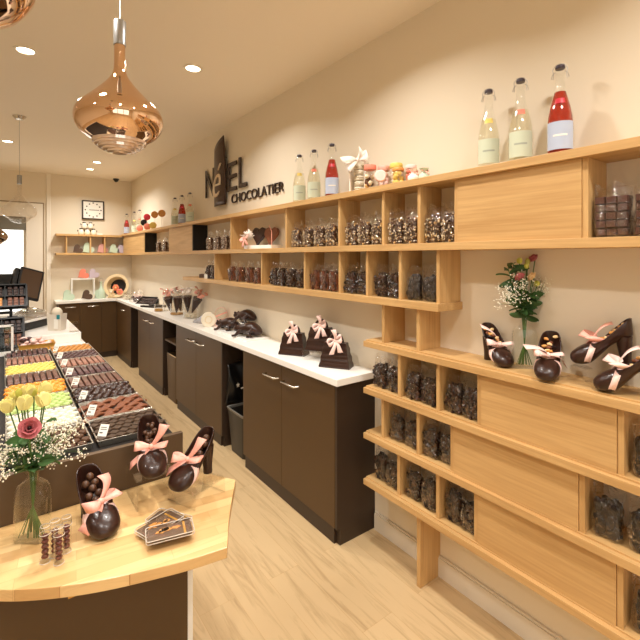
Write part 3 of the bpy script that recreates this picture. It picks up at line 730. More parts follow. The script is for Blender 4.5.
def bays(row, ztop, h, data):
    for bay, kind, ys in data:
        n = len(ys)
        names = {1:['alone'], 2:['right of pair','left of pair'], 3:['rightmost of three','middle of three','leftmost of three'], 4:['rightmost of four','third of four','second of four','leftmost of four']}[n]
        for y, nm in zip(ys, names):
            d = {'nuts':'nut chocolates','mixnuts':'pale nut chocolates','dark':'dark chocolates','sticks':'chocolate sticks','bark':'chocolate shards','squares':'chocolate squares','slippers':'big chocolates'}[kind]
            x = 1.60 + random.uniform(-.004, .010)
            bag(kind, x, y, ztop+.001, h, 'bag of %s, %s %s' % (d, nm, bay), 'bags on the '+row, -pi/2+random.uniform(-.10, .10), .96)
bays('upper shelf', 1.613, .175, [
 ('right of the big upper panel', 'squares', (.538, .428)),
 ('in the upper bay beside the big panel', 'nuts', (1.165, 1.262)),
 ('in the upper bay second from the big panel', 'nuts', (1.387, 1.484)),
 ('in the upper bay under the macaron jars', 'nuts', (1.615, 1.722, 1.835)),
 ('in the upper bay under the red bottle', 'nuts', (2.01, 2.14, 2.27, 2.40)),
 ('in the upper bay left of the hearts', 'mixnuts', (3.56, 3.73, 3.92)),
 ('in the upper bay between small panels', 'mixnuts', (5.30, 5.58))])
bays('middle shelf', 1.343, .165, [
 ('in the right end bay of the middle shelf', 'slippers', (1.268, 1.366)),
 ("in the middle shelf's second bay from right", 'dark', (1.495, 1.595)),
 ("in the middle shelf's third bay from right", 'dark', (1.74, 1.838)),
 ("in the middle shelf's fourth bay from right", 'sticks', (1.985, 2.08, 2.18)),
 ("in the middle shelf's fifth bay from right", 'dark', (2.35, 2.47, 2.58, 2.69)),
 ("in the middle shelf's sixth bay from right", 'sticks', (2.93, 3.09, 3.25, 3.42)),
 ('at the open left end of the middle shelf', 'dark', (3.80, 3.92))])
bays('lower unit, top row', ZB[1], .162, [
 ('in the lower top row beside its panel', 'dark', (1.055, 1.145)),
 ('in the lower top rows middle bay', 'dark', (1.272, 1.370)),
 ('at the lower top row left end', 'dark', (1.505, 1.602)),
 ('right of the top row sliding panel', 'slippers', (.444,))])
bays('lower unit, second row', ZB[2], .166, [
 ('in the lower second row beside its panel', 'bark', (1.178, 1.268)),
 ('in the lower second row left bay', 'bark', (1.388, 1.484)),
 ('right of the second row sliding panel', 'slippers', (.555, .455))])
bays('lower unit, bottom row', ZB[3], .168, [
 ('in the lower bottom row beside its panel', 'bark', (1.062, 1.150)),
 ('in the lower bottom row middle bay', 'bark', (1.276, 1.376)),
 ('at the lower bottom row left end', 'bark', (1.505, 1.600)),
 ('right of the bottom row sliding panel', 'slippers', (.444,))])

# ------------------------------------------------------------------ ribbons and chocolate shoes
def strip(path, wdir, w):
    """flat ribbon: a path of points and a width direction per point"""
    m = MB(); n = len(path)
    vs = []
    for i, p in enumerate(path):
        d = Vector(wdir[i] if isinstance(wdir, list) else wdir).normalized(); ww = (w[i] if isinstance(w, list) else w)/2
        vs.append(tuple(Vector(p)-d*ww)); vs.append(tuple(Vector(p)+d*ww))
    return m.add(vs, [(2*i, 2*i+2, 2*i+3, 2*i+1) for i in range(n-1)])
def bow_mesh(s=1.0, tails=((-.03,-.012,-.035),(.036,.004,.028)), up=.006):
    """two puffed loops along y, two flared tails, a knot"""
    m = MB()
    for sd in (-1, 1):
        path = []; wd = []; ws = []
        for i in range(15):
            t = i/14; a = pi*t
            path.append((.010*sin(2*a)*s, sd*.034*sin(a)*s, (up+.011*sin(2*a)+.006*sin(a))*s)); wd.append((1, 0, .35*sd*sin(a))); ws.append((.007+.014*sin(a))*s)
        q = strip(path, wd, ws); m.add(q.v, q.f)
    for tx, ty, tz in tails:
        path = []; wd = []; ws = []
        for i in range(9):
            t = i/8; path.append((tx*t*s, (ty*t+.006*sin(4*t))*s, (up+tz*t+.010*sin(pi*t))*s)); wd.append((.25, 1, 0) if abs(tx) > abs(ty) else (1, .2, .2)); ws.append((.008+.016*t)*s)
        q = strip(path, wd, ws); m.add(q.v, q.f)
    m.sphere((0,0,up*s), .007*s, 10, 6, (1,.9,.9))
    return m
SL = .165
ST = [(-.004,.112,.0,.157,90),(.002,.100,.019,.156,88),(.014,.092,.028,.149,88),(.034,.086,.034,.131,88),(.054,.073,.036,.110,88),(.072,.054,.037,.092,88),(.088,.035,.038,.079,94),(.102,.020,.039,.074,130),(.111,.011,.040,.070,180),(.124,.005,.040,.066,180),(.139,.002,.039,.058,180),(.154,.002,.034,.048,180),(.165,.006,.024,.038,180),(.172,.016,.008,.028,180)]
def shoe_shell():
    m = MB(); nT = 24; rs = []
    for x, zs, w, zr, ph in ST:
        pm = rad(ph); ring = []
        for j in range(nT+1):
            q = -pm + 2*pm*j/nT
            y = w*math.copysign(abs(sin(q))**.75, sin(q)); z = zs+(zr-zs)*(1-cos(q))/(1-cos(pm))
            ring.append((x + (.006*(1-cos(q))/2 if x < .02 else 0), y, z))
        rs.append(ring)
    m.rings(rs, False, False, True)
    return m
SHOE = {}
def shoe(loc, rz, label, kind='balls', flip=False, bowflip=1, tilt=0, tails=None, ribbon='ribbon', group='chocolate high heels', sc_=(1, 1, 1)):
    t = thing('chocolate_high_heel', label, 'chocolate shoe', loc, rz, group); t.scale = sc_
    if 'shell' not in SHOE:
        sh = shoe_shell().build('shoe_body', M['choc'], t, 180, solid=.004, sub=1)
        bm = bmesh.new(); bm.from_mesh(sh.data); bmesh.ops.remove_doubles(bm, verts=bm.verts, dist=.0004); bmesh.ops.recalc_face_normals(bm, faces=bm.faces); bm.to_mesh(sh.data); bm.free()
        he = MB(); rs = []
        for z, cx, rx_, ry in ((.100,.020,.023,.025),(.072,.019,.021,.022),(.045,.017,.0175,.0175),(.020,.015,.0155,.0150),(.004,.014,.0155,.015),(0,.014,.015,.0145)):
            rs.append([(cx+rx_*cos(2*pi*j/14), ry*sin(2*pi*j/14), z) for j in range(14)])
        he = he.rings(list(reversed(rs))).build('heel', M['choc'], t, 50)
        SHOE['shell'], SHOE['heel'] = sh, he
    else:
        for k in ('shell', 'heel'):
            c = SHOE[k].copy(); COL.objects.link(c); c.parent = t
    # ribbon: band round the vamp, bow on top
    band = MB(); rs = []
    for dx, k in ((-.010,1),(.010,1)):
        ring = []
        for j in range(28):
            q = -pi+2*pi*j/28; x = .112+dx
            w = .0395*1.10; y = w*math.copysign(abs(sin(q))**.75, sin(q)); zs, zt = (.012 if dx < 0 else .0075)-.003, (.0755 if dx < 0 else .0685)+.002
            ring.append((x-.022*(1-cos(q))/2+.012, y, zs+(zt-zs)*(1-cos(q))/2))
        rs.append(ring)
    band.rings(rs, True, False, False)
    rb = band.build('ribbon_band', M['ribbon_pale'], t, 60, solid=.0012)
    b = bow_mesh(1.42, tails or ((-.050, .012*bowflip, .012), (.030, -.044*bowflip, -.028)))
    b.build('bow', M[ribbon], rb, 60, solid=.0008, loc=(.104, .0, .077), rot=(0, rad(32), .35*bowflip))
    ex = bow_mesh(.8, ((-.055, -.010*bowflip, .028), (.012, .04*bowflip, -.02)), up=.004)
    # fillings are loose sweets lying in the shoe
    M4 = Matrix.Translation(loc) @ Matrix.Rotation(rz, 4, 'Z') @ Matrix.Diagonal((*sc_, 1))
    return t, M4
def paper_tail(t, bf=1):
    q = strip([(.104,.002,.086),(.088,.004*bf,.100),(.070,.012*bf,.112),(.052,.020*bf,.116)], [(0,1,.1)]*4, [.008,.020,.028,.032])
    q.build('ribbon_tail', M['ribbon_white'], t, 60, solid=.0008)
BALL = {}
def fill_balls(M4, where, n=8, r=.0112):
    spots = [(.026,.004,.122),(.038,-.012,.108),(.041,.012,.106),(.053,.001,.097),(.066,-.013,.083),(.066,.013,.084),(.079,0,.071),(.088,-.015,.060),(.090,.013,.058),(.098,.0,.052)]
    for i, p in enumerate(spots[:n]):
        w = M4 @ Vector((p[0], p[1], p[2]+r*.4))
        if 'b' not in BALL:
            o = MB().sphere((0,0,0), r, 16, 10).build('chocolate_ball', M['truffle'], None, 60); BALL['b'] = o; o.location = w
            tag(o, 'round truffle ball inside the chocolate high heel '+where, 'chocolate', 'truffle balls in the shoe '+where)
        else: dup(BALL['b'], w, 0, 'round truffle ball inside the chocolate high heel '+where, 'truffle balls in the shoe '+where, (1, 1, 1) if r > .01 else (r/.0112,)*3)
def fill_small(M4, where):
    rr = random.Random(2)
    for i in range(24):
        x = rr.uniform(.020, .096); w = M4 @ Vector((x, rr.uniform(-.018,.018), .122-.84*(x-.022)+rr.uniform(.0,.012)))
        dup(BALL['b'], w, 0, 'small hazelnut ball inside the chocolate high heel '+where, 'hazelnut balls in the shoe '+where, (.66,)*3)
NUT = {}
def fill_nuts(M4, where, n=10):
    rr = random.Random(len(where))
    for i in range(n):
        x = .020+.074*i/n; w = M4 @ Vector((x, rr.uniform(-.018,.018), .126-.84*(x-.022)+rr.uniform(.0,.010)))
        k = ('tan' if i % 3 == 1 else 'peach') if i % 3 != 2 else 'milk'
        if k not in NUT:
            m = MB().sphere((0,0,0), .0085, 8, 6, (1.25,.85,.7)); q = random.Random(8); m.v = [(a*q.uniform(.85,1.15), b*q.uniform(.85,1.15), c*q.uniform(.8,1.2)) for a,b,c in m.v]
            o = m.build('nut_piece', M[k], None, 40); NUT[k] = o; o.location = w
            tag(o, '', 'nut')
        else: o = dup(NUT[k], w, rr.uniform(0, 3))
        o['label'] = {'tan':'golden','peach':'pale','milk':'brown'}[k]+' nut piece inside the chocolate high heel '+where; o['group'] = {'tan':'golden','peach':'pale','milk':'brown'}[k]+' nut pieces in the shoe '+where
def riser(x, y, z, w, d, h, rz, label):
    """clear acrylic bridge: top sheet and two side sheets"""
    t = thing('acrylic_riser', label, 'display riser', (x, y, z), rz, None)
    MB().box((-w/2,-d/2,h-.004),(w/2,d/2,h)).build('top_sheet', M['acryl'], t)
    for s in (-1, 1): MB().box((s*w/2-.002,-d/2,0),(s*w/2+.002,d/2,h-.0045)).build('side_sheet', M['acryl'], t)
    return t
def aim(dx, dy): return math.atan2(dy, dx)
# table shoes: toes towards the viewer
TT = .7455
t, m4 = shoe((.205, 1.505, TT), aim(.030, -.14), 'chocolate high heel filled with truffles standing straight on the wooden table', bowflip=1, tails=((-.040,.030,.020),(.022,-.034,-.035)), sc_=(1.08, 1.08, 1))
fill_balls(m4, 'standing on the wooden table', 9)
riser(.40, 1.495, TT, .12, .15, .095, .0, 'clear acrylic riser under the rear chocolate shoe on the table')
t, m4 = shoe((.408, 1.562, TT+.0955), aim(-.02, -.15), 'chocolate high heel of small hazelnut balls on the rear acrylic riser', bowflip=-1, tails=((-.035,.030,.030),(.022,-.040,-.035)), sc_=(1, 1.05, 1))
fill_small(m4, 'on the rear table riser')
riser(.525, 1.40, TT, .13, .13, .05, .38, 'clear acrylic riser under the right-hand chocolate shoe on the table')
t, m4 = shoe((.588, 1.435, TT+.0505), aim(-.111, -.05), 'chocolate high heel with its heel to the right on the table riser', bowflip=1, tails=((-.042,.030,.022),(.024,-.040,-.02)), sc_=(1, 1.05, 1))
fill_balls(m4, 'on the right table riser', 6)
# shelf shoes
SZ = ZB[0]+.0005
t, m4 = shoe((1.668, 1.040, SZ), aim(-.065, -.115), 'chocolate high heel left of the flower vase on the shelf', bowflip=-1, tails=((-.03,-.045,.04),(.0,.040,-.045)), ribbon='ribbon_pale')
fill_nuts(m4, 'left of the shelf vase', 11)
t, m4 = shoe((1.680, .772, SZ), aim(-.14, -.045), 'chocolate high heel facing forward right of the flower vase', bowflip=1, tails=((-.012,-.050,.012),(.0,.048,-.035)), ribbon='ribbon_pale')
fill_nuts(m4, 'right of the shelf vase', 10)
riser(1.64, .59, SZ, .12, .15, .062, 0, 'clear acrylic riser under the side-on chocolate shoe on the shelf')
t, m4 = shoe((1.672, .512, SZ+.0625), aim(-.052, .157), 'chocolate high heel seen side-on atop the shelf riser at right', bowflip=1, tails=((-.055,.005,.008),(.024,-.036,-.04)), ribbon='ribbon', sc_=(1.02, 1.05, 1.1))
fill_nuts(m4, 'on the shelf riser', 9)
t, m4 = shoe((1.613, .417, SZ), aim(-.042, .157), 'chocolate high heel cut by the right picture edge, in front on the shelf', bowflip=1, tails=((-.055,.005,.010),(.024,-.036,-.04)), ribbon='ribbon_pale', sc_=(1.02, 1.05, 1.1))
fill_nuts(m4, 'at the right picture edge', 9)

# ------------------------------------------------------------------ flower vases
def vase(loc, rz, label, water=.55):
    t = thing('glass_vase', label, 'vase', loc, rz)
    def rr(w, d, r, z):
        out = []
        for cx, cy, a0 in ((w/2-r, d/2-r, 0), (-w/2+r, d/2-r, 90), (-w/2+r, -d/2+r, 180), (w/2-r, -d/2+r, 270)):
            for q in range(6): a = rad(a0+q*18); out.append((cx+r*cos(a), cy+r*sin(a), z))
        return out
    prof = [(.084,.044,.012,0),(.090,.050,.014,.004),(.090,.050,.014,.13),(.087,.049,.016,.146),(.073,.045,.018,.159),(.048,.040,.0195,.167),(.034,.034,.0168,.172),(.034,.034,.0168,.192),(.042,.042,.0208,.195),(.042,.042,.0208,.200),(.033,.033,.0163,.2005)]
    MB().rings([rr(*p) for p in prof], True, True, False).build('glass_body', M['glass'], t, 50)
    MB().rings([rr(w*.93, d*.9, r*.85, z) for w, d, r, z in ((.084,.044,.012,.008),(.088,.049,.013,.012),(.088,.049,.013,.2*water))]).build('water', M['water'], t, 40)
    return t
def stem_path(top, z0=.012, r0=(0,0)):
    tx, ty, tz = top
    return [(r0[0]-max(-.032, min(.032, tx*.45)), r0[1]-max(-.014, min(.014, ty*.45)), z0), (tx*.02, ty*.02, .10), (tx*.12, ty*.12, .195), (tx*.6, ty*.6, .195+(tz-.195)*.55), (tx, ty, tz)]
def petal(m, c, ang, L_, W_, lift, curl, base=.002):
    ca, sa = cos(ang), sin(ang)
    def f(u, v):
        w = W_*math.sin(pi*min(1, .12+u*.86))**.7*(v-.5)*2
        r = base+L_*(u*cos(lift)-curl*u*u*.25); z = L_*(u*sin(lift)-curl*u**3*.35)+abs(v-.5)*.006*u
        x = r; y = w*.5
        return (c[0]+x*ca-y*sa, c[1]+x*sa+y*ca, c[2]+z)
    m.grid(f, 6, 5)
def loc_big(p): return p[0] < 1
def flower(parent_loc, rz, top, kind, label, group, tilt=(0,0)):
    t = thing({'pink':'pink_lisianthus','peach':'peach_lisianthus','yellow':'yellow_bud','bud':'green_bud'}[kind], label, 'flower', parent_loc, rz, group)
    m = MB(); mat = {'pink':'pinkpetal','peach':'peach','yellow':'yellow','bud':'budgreen'}[kind]
    MB().tube(stem_path(top), .0019, 6).build('stem', M['stem'], t, 60)
    k = {'pink':1.05 if loc_big(parent_loc) else .8,'peach':.8,'yellow':1.12,'bud':.62}[kind]
    if kind in ('pink', 'peach'):
        for i in range(5): petal(m, (0,0,0), i*1.2566, .036*k, .036*k, .55, .55)
        for i in range(5): petal(m, (0,0,.002), i*1.2566+.6, .030*k, .032*k, .95, .25)
        for i in range(4): petal(m, (0,0,.003), i*1.57+.2, .022*k, .022*k, 1.25, .0)
    else:
        for i in range(4): petal(m, (0,0,-.006*k), i*1.57, .040*k, .030*k, 1.25, .42 if kind == 'yellow' else .6, .006*k)
        for i in range(3): petal(m, (0,0,-.006*k), i*2.09+.5, .042*k, .026*k, 1.42, .35, .004*k)
    fo = m.build('petals', M[mat], t, 60, solid=.0008, sub=1, loc=top, rot=(tilt[0], tilt[1], random.uniform(0, 6)))
    if kind in ('pink',): MB().sphere((0,0,.012), .005, 8, 6, (1,1,1.6)).build('flower_centre', M['slipper'], fo, 60)
    return t
def leaf_mesh(m, base, d, L_, W_, droop=.25):
    d = Vector(d).normalized(); s = d.cross(Vector((0,0,1))).normalized(); roll = random.uniform(-1.2, 1.2); s = Matrix.Rotation(roll, 3, d) @ s; n = s.cross(d)
    def f(u, v):
        w = W_*sin(pi*(u*.94+.03))**.8*(v-.5); p = Vector(base)+d*(L_*u)+s*w+n*(-droop*L_*u*u+abs(v-.5)*W_*.35)
        return tuple(p)
    m.grid(f, 7, 4)
def greenery(loc, rz, top, label, group, n=9, seed=1, size=.04):
    r = random.Random(seed); t = thing('leafy_sprig', label, 'greenery', loc, rz, group)
    MB().tube(stem_path(top), .0017, 6).build('stem', M['stem'], t, 60)
    m = MB(); P = [Vector(p) for p in stem_path(top)]
    for i in range(n):
        q = i/(n-1); base = P[2].lerp(P[3], q*2) if q < .5 else P[3].lerp(P[4], (q-.5)*2)
        a = r.uniform(0, 6.28); leaf_mesh(m, base, (cos(a), sin(a), r.uniform(-.1,.7)), size*r.uniform(.75,1.25), size*.62*r.uniform(.8,1.2))
    m.build('leaves', M['leaf'], t, 60)
    return t
def gyps(loc, rz, top, label, group, n=120, spread=.05, seed=1):
    r = random.Random(seed); t = thing('gypsophila_sprig', label, 'flower', loc, rz, group)
    MB().tube(stem_path(top), .0011, 5).build('stem', M['stem'], t, 60)
    tw = MB(); m = MB(); b0 = Vector(stem_path(top)[3]); T = Vector(top)
    hubs = [T+Vector((r.gauss(0,spread*.45), r.gauss(0,spread*.35), r.gauss(0,spread*.35))) for _ in range(9)]
    for h in hubs: tw.tube([b0, b0.lerp(h, .6)+Vector((0,0,.004)), h], .0006, 4)
    for i in range(n):
        h = r.choice(hubs); p = h+Vector((r.gauss(0,.012), r.gauss(0,.012), r.gauss(0,.010)))
        m.sphere(p, r.uniform(.0016,.0028), 6, 4)
    tw.build('twigs', M['stem'], t, 60); stuff(m.build('blossoms', M['gyp'], t, 60))
    return t
VL = (.068, 1.462, TT)
vase(VL, RZ, 'square-shouldered glass vase with water at the left of the wooden table')
for i, (tp, lab) in enumerate((((-.075,.01,.365),'pale yellow lisianthus bud at the far left of the table bouquet'),((-.045,.04,.392),'pale yellow bud second from left in the table bouquet'),((-.018,-.01,.378),'pale yellow bud over the pink flower, left side'),((.012,.03,.405),'tallest pale yellow bud of the table bouquet'),((.034,.0,.385),'pale yellow bud at the right of the table bouquet'),((-.085,.05,.372),'pale yellow bud behind the leftmost one of the table bouquet'))):
    flower(VL, RZ, tp, 'yellow', lab, 'yellow buds in the table bouquet', (random.uniform(-.4,.3), random.uniform(-.3,.3)))
for i, (tp, lab) in enumerate((((-.03,.05,.395),'yellow-green closed bud high at the back of the table bouquet'),((-.06,.03,.40),'yellow-green closed bud at the top left of the table bouquet'),)):
    flower(VL, RZ, tp, 'bud', lab, 'green buds in the table bouquet')
flower(VL, RZ, (.030,-.06,.338), 'pink', 'open dusty pink lisianthus at the front of the table bouquet', None, (rad(62), rad(6)))
for i, (tp, n, spd) in enumerate((((-.07,-.01,.27),190,.075),((.055,.01,.275),190,.07),((.09,.03,.29),150,.06),((-.03,-.05,.245),120,.06),((-.1,.03,.24),140,.06),((.03,-.02,.24),90,.05),((.075,-.01,.315),100,.05))):
    gyps(VL, RZ, tp, ['white gypsophila sprig low at the left of the table bouquet','white gypsophila sprig right of the pink flower','white gypsophila sprig reaching far right over the trays','white gypsophila sprig under the pink flower','white gypsophila sprig at the far left edge of the table bouquet','white gypsophila sprig beside the vase neck','white gypsophila sprig above the right leaves of the table bouquet'][i], 'gypsophila in the table bouquet', n, spd, i+3)
for i, (tp, n, sz) in enumerate((((.045,-.03,.245),7,.055),((-.03,.0,.29),10,.05),((.02,.02,.32),9,.05),((-.05,.02,.25),8,.045))):
    greenery(VL, RZ, tp, ['broad green leaves drooping over the table vase neck','green leaf sprig left of centre in the table bouquet','green leaf sprig behind the pink flower','green leaf sprig low at the left of the table bouquet'][i], 'leaf sprigs in the table bouquet', n, i+2, sz)
VR = (1.655, .865, SZ)
vase(VR, RZ-.12, 'square-shouldered glass vase of flowers on the right wall shelf', .75)
for tp, k, lab, tl in (((-.022,-.02,.352),'pink','open pink lisianthus in the middle of the shelf bouquet',(rad(45),0)),((.042,.0,.425),'pink','small pink lisianthus at the top right of the shelf bouquet',(rad(30),rad(30))),((.028,-.02,.355),'peach','peach lisianthus in the shelf bouquet',(rad(50),0)),
                       ((.008,.0,.395),'bud','green bud above the peach flower on the shelf',(0,0)),((-.015,.01,.415),'bud','green bud at the top left of the shelf bouquet',(0,0)),((.018,.01,.412),'bud','green bud at the top of the shelf bouquet',(0,0)),((.045,-.01,.325),'bud','green bud low at the right of the shelf bouquet',(0,0))):
    flower(VR, RZ, tp, k, lab, None, tl)
for i, (tp, n, spd) in enumerate((((-.085,-.01,.295),130,.045),((-.05,-.02,.27),80,.04),((.085,.0,.325),130,.045),((.06,.0,.31),80,.04),((-.01,-.03,.325),80,.045))):
    gyps(VR, RZ, tp, ['white gypsophila sprig at the left of the shelf bouquet','white gypsophila sprig low left in the shelf bouquet','white gypsophila sprig at the right of the shelf bouquet','white gypsophila sprig low right in the shelf bouquet','white gypsophila sprig in the middle of the shelf bouquet'][i], 'gypsophila in the shelf bouquet', n, spd, i+31)
for i, (tp, n, sz) in enumerate((((-.06,.01,.39),18,.05),((-.035,.02,.41),18,.048),((.012,-.01,.30),16,.05),((-.012,.0,.27),14,.048),((.03,.01,.29),14,.045))):
    greenery(VR, RZ, tp, ['dark leafy sprig at the upper left of the shelf bouquet','dark leafy sprig at the top left of the shelf bouquet','leafy sprig in the centre of the shelf bouquet','leafy sprig over the shelf vase neck','leafy sprig low at the right of the shelf bouquet'][i], 'leaf sprigs in the shelf bouquet', n, i+12, sz)

# ------------------------------------------------------------------ small goods on the wooden table
for i, (x, y, lab) in enumerate(((.089,1.333,'clear tube of dark sweets on the table, leftmost of the cluster'),(.112,1.345,'clear tube of dark sweets on the table, at the back left'),(.139,1.345,'clear tube of dark sweets on the table, rightmost of the cluster'),(.118,1.306,'clear tube of dark sweets on the table, nearest the curved edge'))):
    if i == 0:
        tube0 = thing('sweet_tube', lab, 'sweet tube', (x, y, TT), 0, 'clear tubes on the table')
        MB().lathe([(.001,0),(.0115,.001),(.0118,.004),(.0118,.066),(.0112,.067)], 20, cap1=False).build('tube', M['acryl'], tube0, 50)
        MB().lathe([(.0125,.060),(.0125,.074),(.010,.076),(.001,.076)], 20, cap0=False).build('cap', M['acryl'], tube0, 50)
        m = MB()
        for k in range(5): m.sphere((0,0,.012+.0105*k), .0085, 10, 6, (1,1,.62))
        m.build('sweets', principled('dark_red_sweets', (104, 50, 44), .3), tube0, 60)
        em = principled('pale_highlight', (226, 220, 210), .2)
        for r_, z_ in ((.0119, .0), (.0126, .0595), (.0104, .0752)): MB().lathe([(r_,z_),(r_+.0007,z_+.0008),(r_,z_+.0016)], 20, cap0=False, cap1=False).build('highlight_ring', em, tube0, 60)  # pale rings stand in for light catching the clear edges
        tube0.scale = (1.05, 1.05, 1.25)
    else: dup(tube0, (x, y, TT), i, lab)
def choc_card(x, y, z, rz, tilt, label):
    t = thing('packaged_chocolate_bar', label, 'chocolate bar', (x, y, z), rz, 'packaged chocolate bars on the table')
    t.rotation_euler = (tilt[0], tilt[1], rz)
    def rr(w, d, r, zz):
        o = []
        for cx, cy, a0 in ((w/2-r,d/2-r,0),(-w/2+r,d/2-r,90),(-w/2+r,-d/2+r,180),(w/2-r,-d/2+r,270)):
            for q in range(5): a = rad(a0+q*22.5); o.append((cx+r*cos(a), cy+r*sin(a), zz))
        return o
    MB().rings([rr(.118,.062,.008,.001),rr(.118,.062,.008,.005)]).build('chocolate', principled('cocoa_card_bar', (104, 80, 60), .45), t, 40)
    MB().rings([rr(.128,.070,.009,0),rr(.126,.068,.009,.009),rr(.112,.056,.007,.010)]).build('clear_case', M['acryl'], t, 40)
    q_ = rr(.127,.069,.009,.0085); MB().tube(q_+[q_[0]], .0011, 5).tube([(a,b,.001) for a,b,c in q_]+[(q_[0][0],q_[0][1],.001)], .0011, 5).build('rim_highlight', principled('case_highlight', (214, 204, 190), .2), t, 60)  # pale tubes painted as the bright highlight along the case edges
    m = MB(); r = random.Random(int(x*1000))
    for k in range(7): m.prism([(.012*cos(a)*r.uniform(.6,1.3), .008*sin(a)*r.uniform(.6,1.2)) for a in (0,1.2,2.4,3.6,4.8)], .0052, .0064, Matrix.Translation((-.03+.055*r.random(), -.015+.03*r.random(), 0)))
    m.build('decoration', M['tan'], t)
    MB().box((.036,-.030,.0051),(.042,.030,.0058)).build('gold_stripe', M['goldcard'], t)
choc_card(.380, 1.222, TT+.0222, -.22, (0,0), 'topmost clear-cased dark chocolate bar, nearest the table edge')
choc_card(.372, 1.290, TT+.0111, .35, (0,0), 'middle clear-cased dark chocolate bar of the overlapping three')
choc_card(.405, 1.312, TT, -1.0, (0,0), 'rear clear-cased dark chocolate bar of the overlapping three')

# ------------------------------------------------------------------ worktop goods on the right-hand run
WT = CT + .0005
FRONT = (Matrix.Rotation(pi/2, 4, 'X') @ Matrix.Rotation(-pi/2, 4, 'Z') @ Matrix.Rotation(.4, 4, 'Z')).to_euler()
def handbag(x, y, z, rz, label):
    t = thing('chocolate_handbag', label, 'chocolate handbag', (x, y, z), rz, 'chocolate handbags')
    m = MB(); rs = []; n = 17; H = .145
    for k in range(n):
        q = k/(n-1); w = .095-.028*q; d = .046-.020*q; g = .0028*sin(q*16*pi/2.6) if 0 < k < n-1 else 0
        rs.append([(-w-g*.3,-d-g,H*q),(w+g*.3,-d-g,H*q),(w+g*.3,d+g,H*q),(-w-g*.3,d+g,H*q)])
    m.rings(rs); m.build('bag_body', M['choc'], t, 25, bevel=.002)
    pts = [(.040*cos(a), 0, H-.002+.048*sin(a)) for a in [pi*i/14 for i in range(15)]]
    MB().tube(pts, .0085, 8).build('handle', M['choc'], t, 60)
    b = bow_mesh(1.35, ((.055,.012,.012),(.050,-.030,.012),(-.045,.018,.006))).build('bow', M['ribbon_pale'], t, 60, solid=.0008, loc=(.008, -.036, H+.018), rot=FRONT)
    return t
hb = rad(-58)
handbag(1.555, 2.375, WT, hb, 'chocolate handbag with pink bow, left one standing on the worktop')
handbag(1.578, 1.955, WT, hb, 'chocolate handbag with pink bow, right one nearest the worktop end')
riser(1.615, 2.165, WT, .12, .19, .055, .4, 'clear acrylic riser under the rear chocolate handbag')
handbag(1.625, 2.165, WT+.0555, hb, 'chocolate handbag with pink bow raised on acrylic between two others')

def animal(x, y, z, rz, label, s=1.0):
    """crouching four-legged chocolate animal: humped back, low head"""
    t = thing('chocolate_animal', label, 'chocolate animal', (x, y, z), rz, 'chocolate animals')
    m = MB(); rs = []
    for px, zc, ry, rzz in ((-.105,.030,.003,.003),(-.098,.032,.022,.018),(-.075,.040,.038,.032),(-.045,.048,.046,.042),(-.015,.050,.046,.042),(.015,.046,.038,.034),(.04,.043,.028,.025),(.058,.044,.027,.023),(.078,.044,.025,.021),(.092,.040,.016,.014),(.099,.038,.003,.003)):
        rs.append([(px*s, ry*s*cos(2*pi*j/16), (zc+rzz*sin(2*pi*j/16))*s) for j in range(16)])
    m.rings([list(reversed(r)) for r in rs] if False else rs)
    b = m.build('body', M['choc'], t, 60, sub=1)
    for sy in (-1, 1):
        MB().tube([(.03*s,sy*.024*s,.040*s),(.045*s,sy*.040*s,.022*s),(.062*s,sy*.042*s,.006*s),(.082*s,sy*.045*s,.004*s)], [.014*s,.011*s,.008*s,.007*s], 8).build('front_leg', M['choc'], t, 60)
        MB().tube([(-.06*s,sy*.030*s,.045*s),(-.03*s,sy*.050*s,.026*s),(-.062*s,sy*.052*s,.008*s),(-.028*s,sy*.054*s,.005*s)], [.020*s,.016*s,.009*s,.008*s], 8).build('hind_leg', M['choc'], t, 60)
        MB().sphere((.072*s,sy*.018*s,.062*s), .0075*s, 10, 6).build('eye', M['choc'], t, 60)
    return t
ab = bx((-.115,-.36,0),(.09,.34,.012)).build('presentation_board', M['white'], bevel=.002); ab.location = (1.605, 3.30, WT)
tag(ab, 'low white presentation board under the chocolate animals', 'board')
animal(1.575, 3.47, WT+.0125, rad(122), 'chocolate animal at the left end of the white board, front row', 1.2)
animal(1.575, 3.09, WT+.0125, rad(122), 'chocolate animal at the right end of the white board, front row', 1.3)
riser(1.650, 3.28, WT+.0125, .09, .16, .085, .0, 'clear acrylic riser under the upper chocolate animal')
animal(1.645, 3.28, WT+.098, rad(112), 'chocolate animal raised above the other two', 1.2)

t = thing('round_gift_box', 'cream round box standing on edge beside the dark wedge pack', 'gift box', (1.53, 3.78, WT), rad(-24))
MB().lathe([(.001,-.02),(.066,-.02),(.068,-.016),(.068,.016),(.066,.02),(.001,.02)], 32).build('box', M['cream'], t, 40, loc=(0,0,.0685), rot=(pi/2,0,0))
MB().lathe([(.028,0),(.031,.002),(.034,0)], 24, cap0=False, cap1=False).build('ring_print', M['wicker'], t, 40, loc=(0,-.0215,.0685), rot=(pi/2,0,0))
MB().box((-.04,-.03,0),(.04,.03,.003)).build('foot', M['paper'], t)
t = thing('round_gift_box', 'clear round box with pink ribbon propped against the wall', 'gift box', (1.645, 3.76, WT+.06), rad(-24))
MB().lathe([(.001,-.012),(.055,-.012),(.055,.012),(.001,.012)], 30).build('clear_box', M['acryl'], t, 40, loc=(0,0,.056), rot=(pi/2,0,0))
MB().lathe([(.0555,-.013),(.057,-.013),(.057,.013),(.0555,.013)], 30, cap0=False, cap1=False).build('pink_rim', M['ribbon'], t, 40, loc=(0,0,.056), rot=(pi/2,0,0))
strip([(-.05,-.014,.03),(0,-.016,.052),(.052,-.014,.068)], (0,0,1), .014).build('ribbon', M['ribbon'], t, solid=.001)
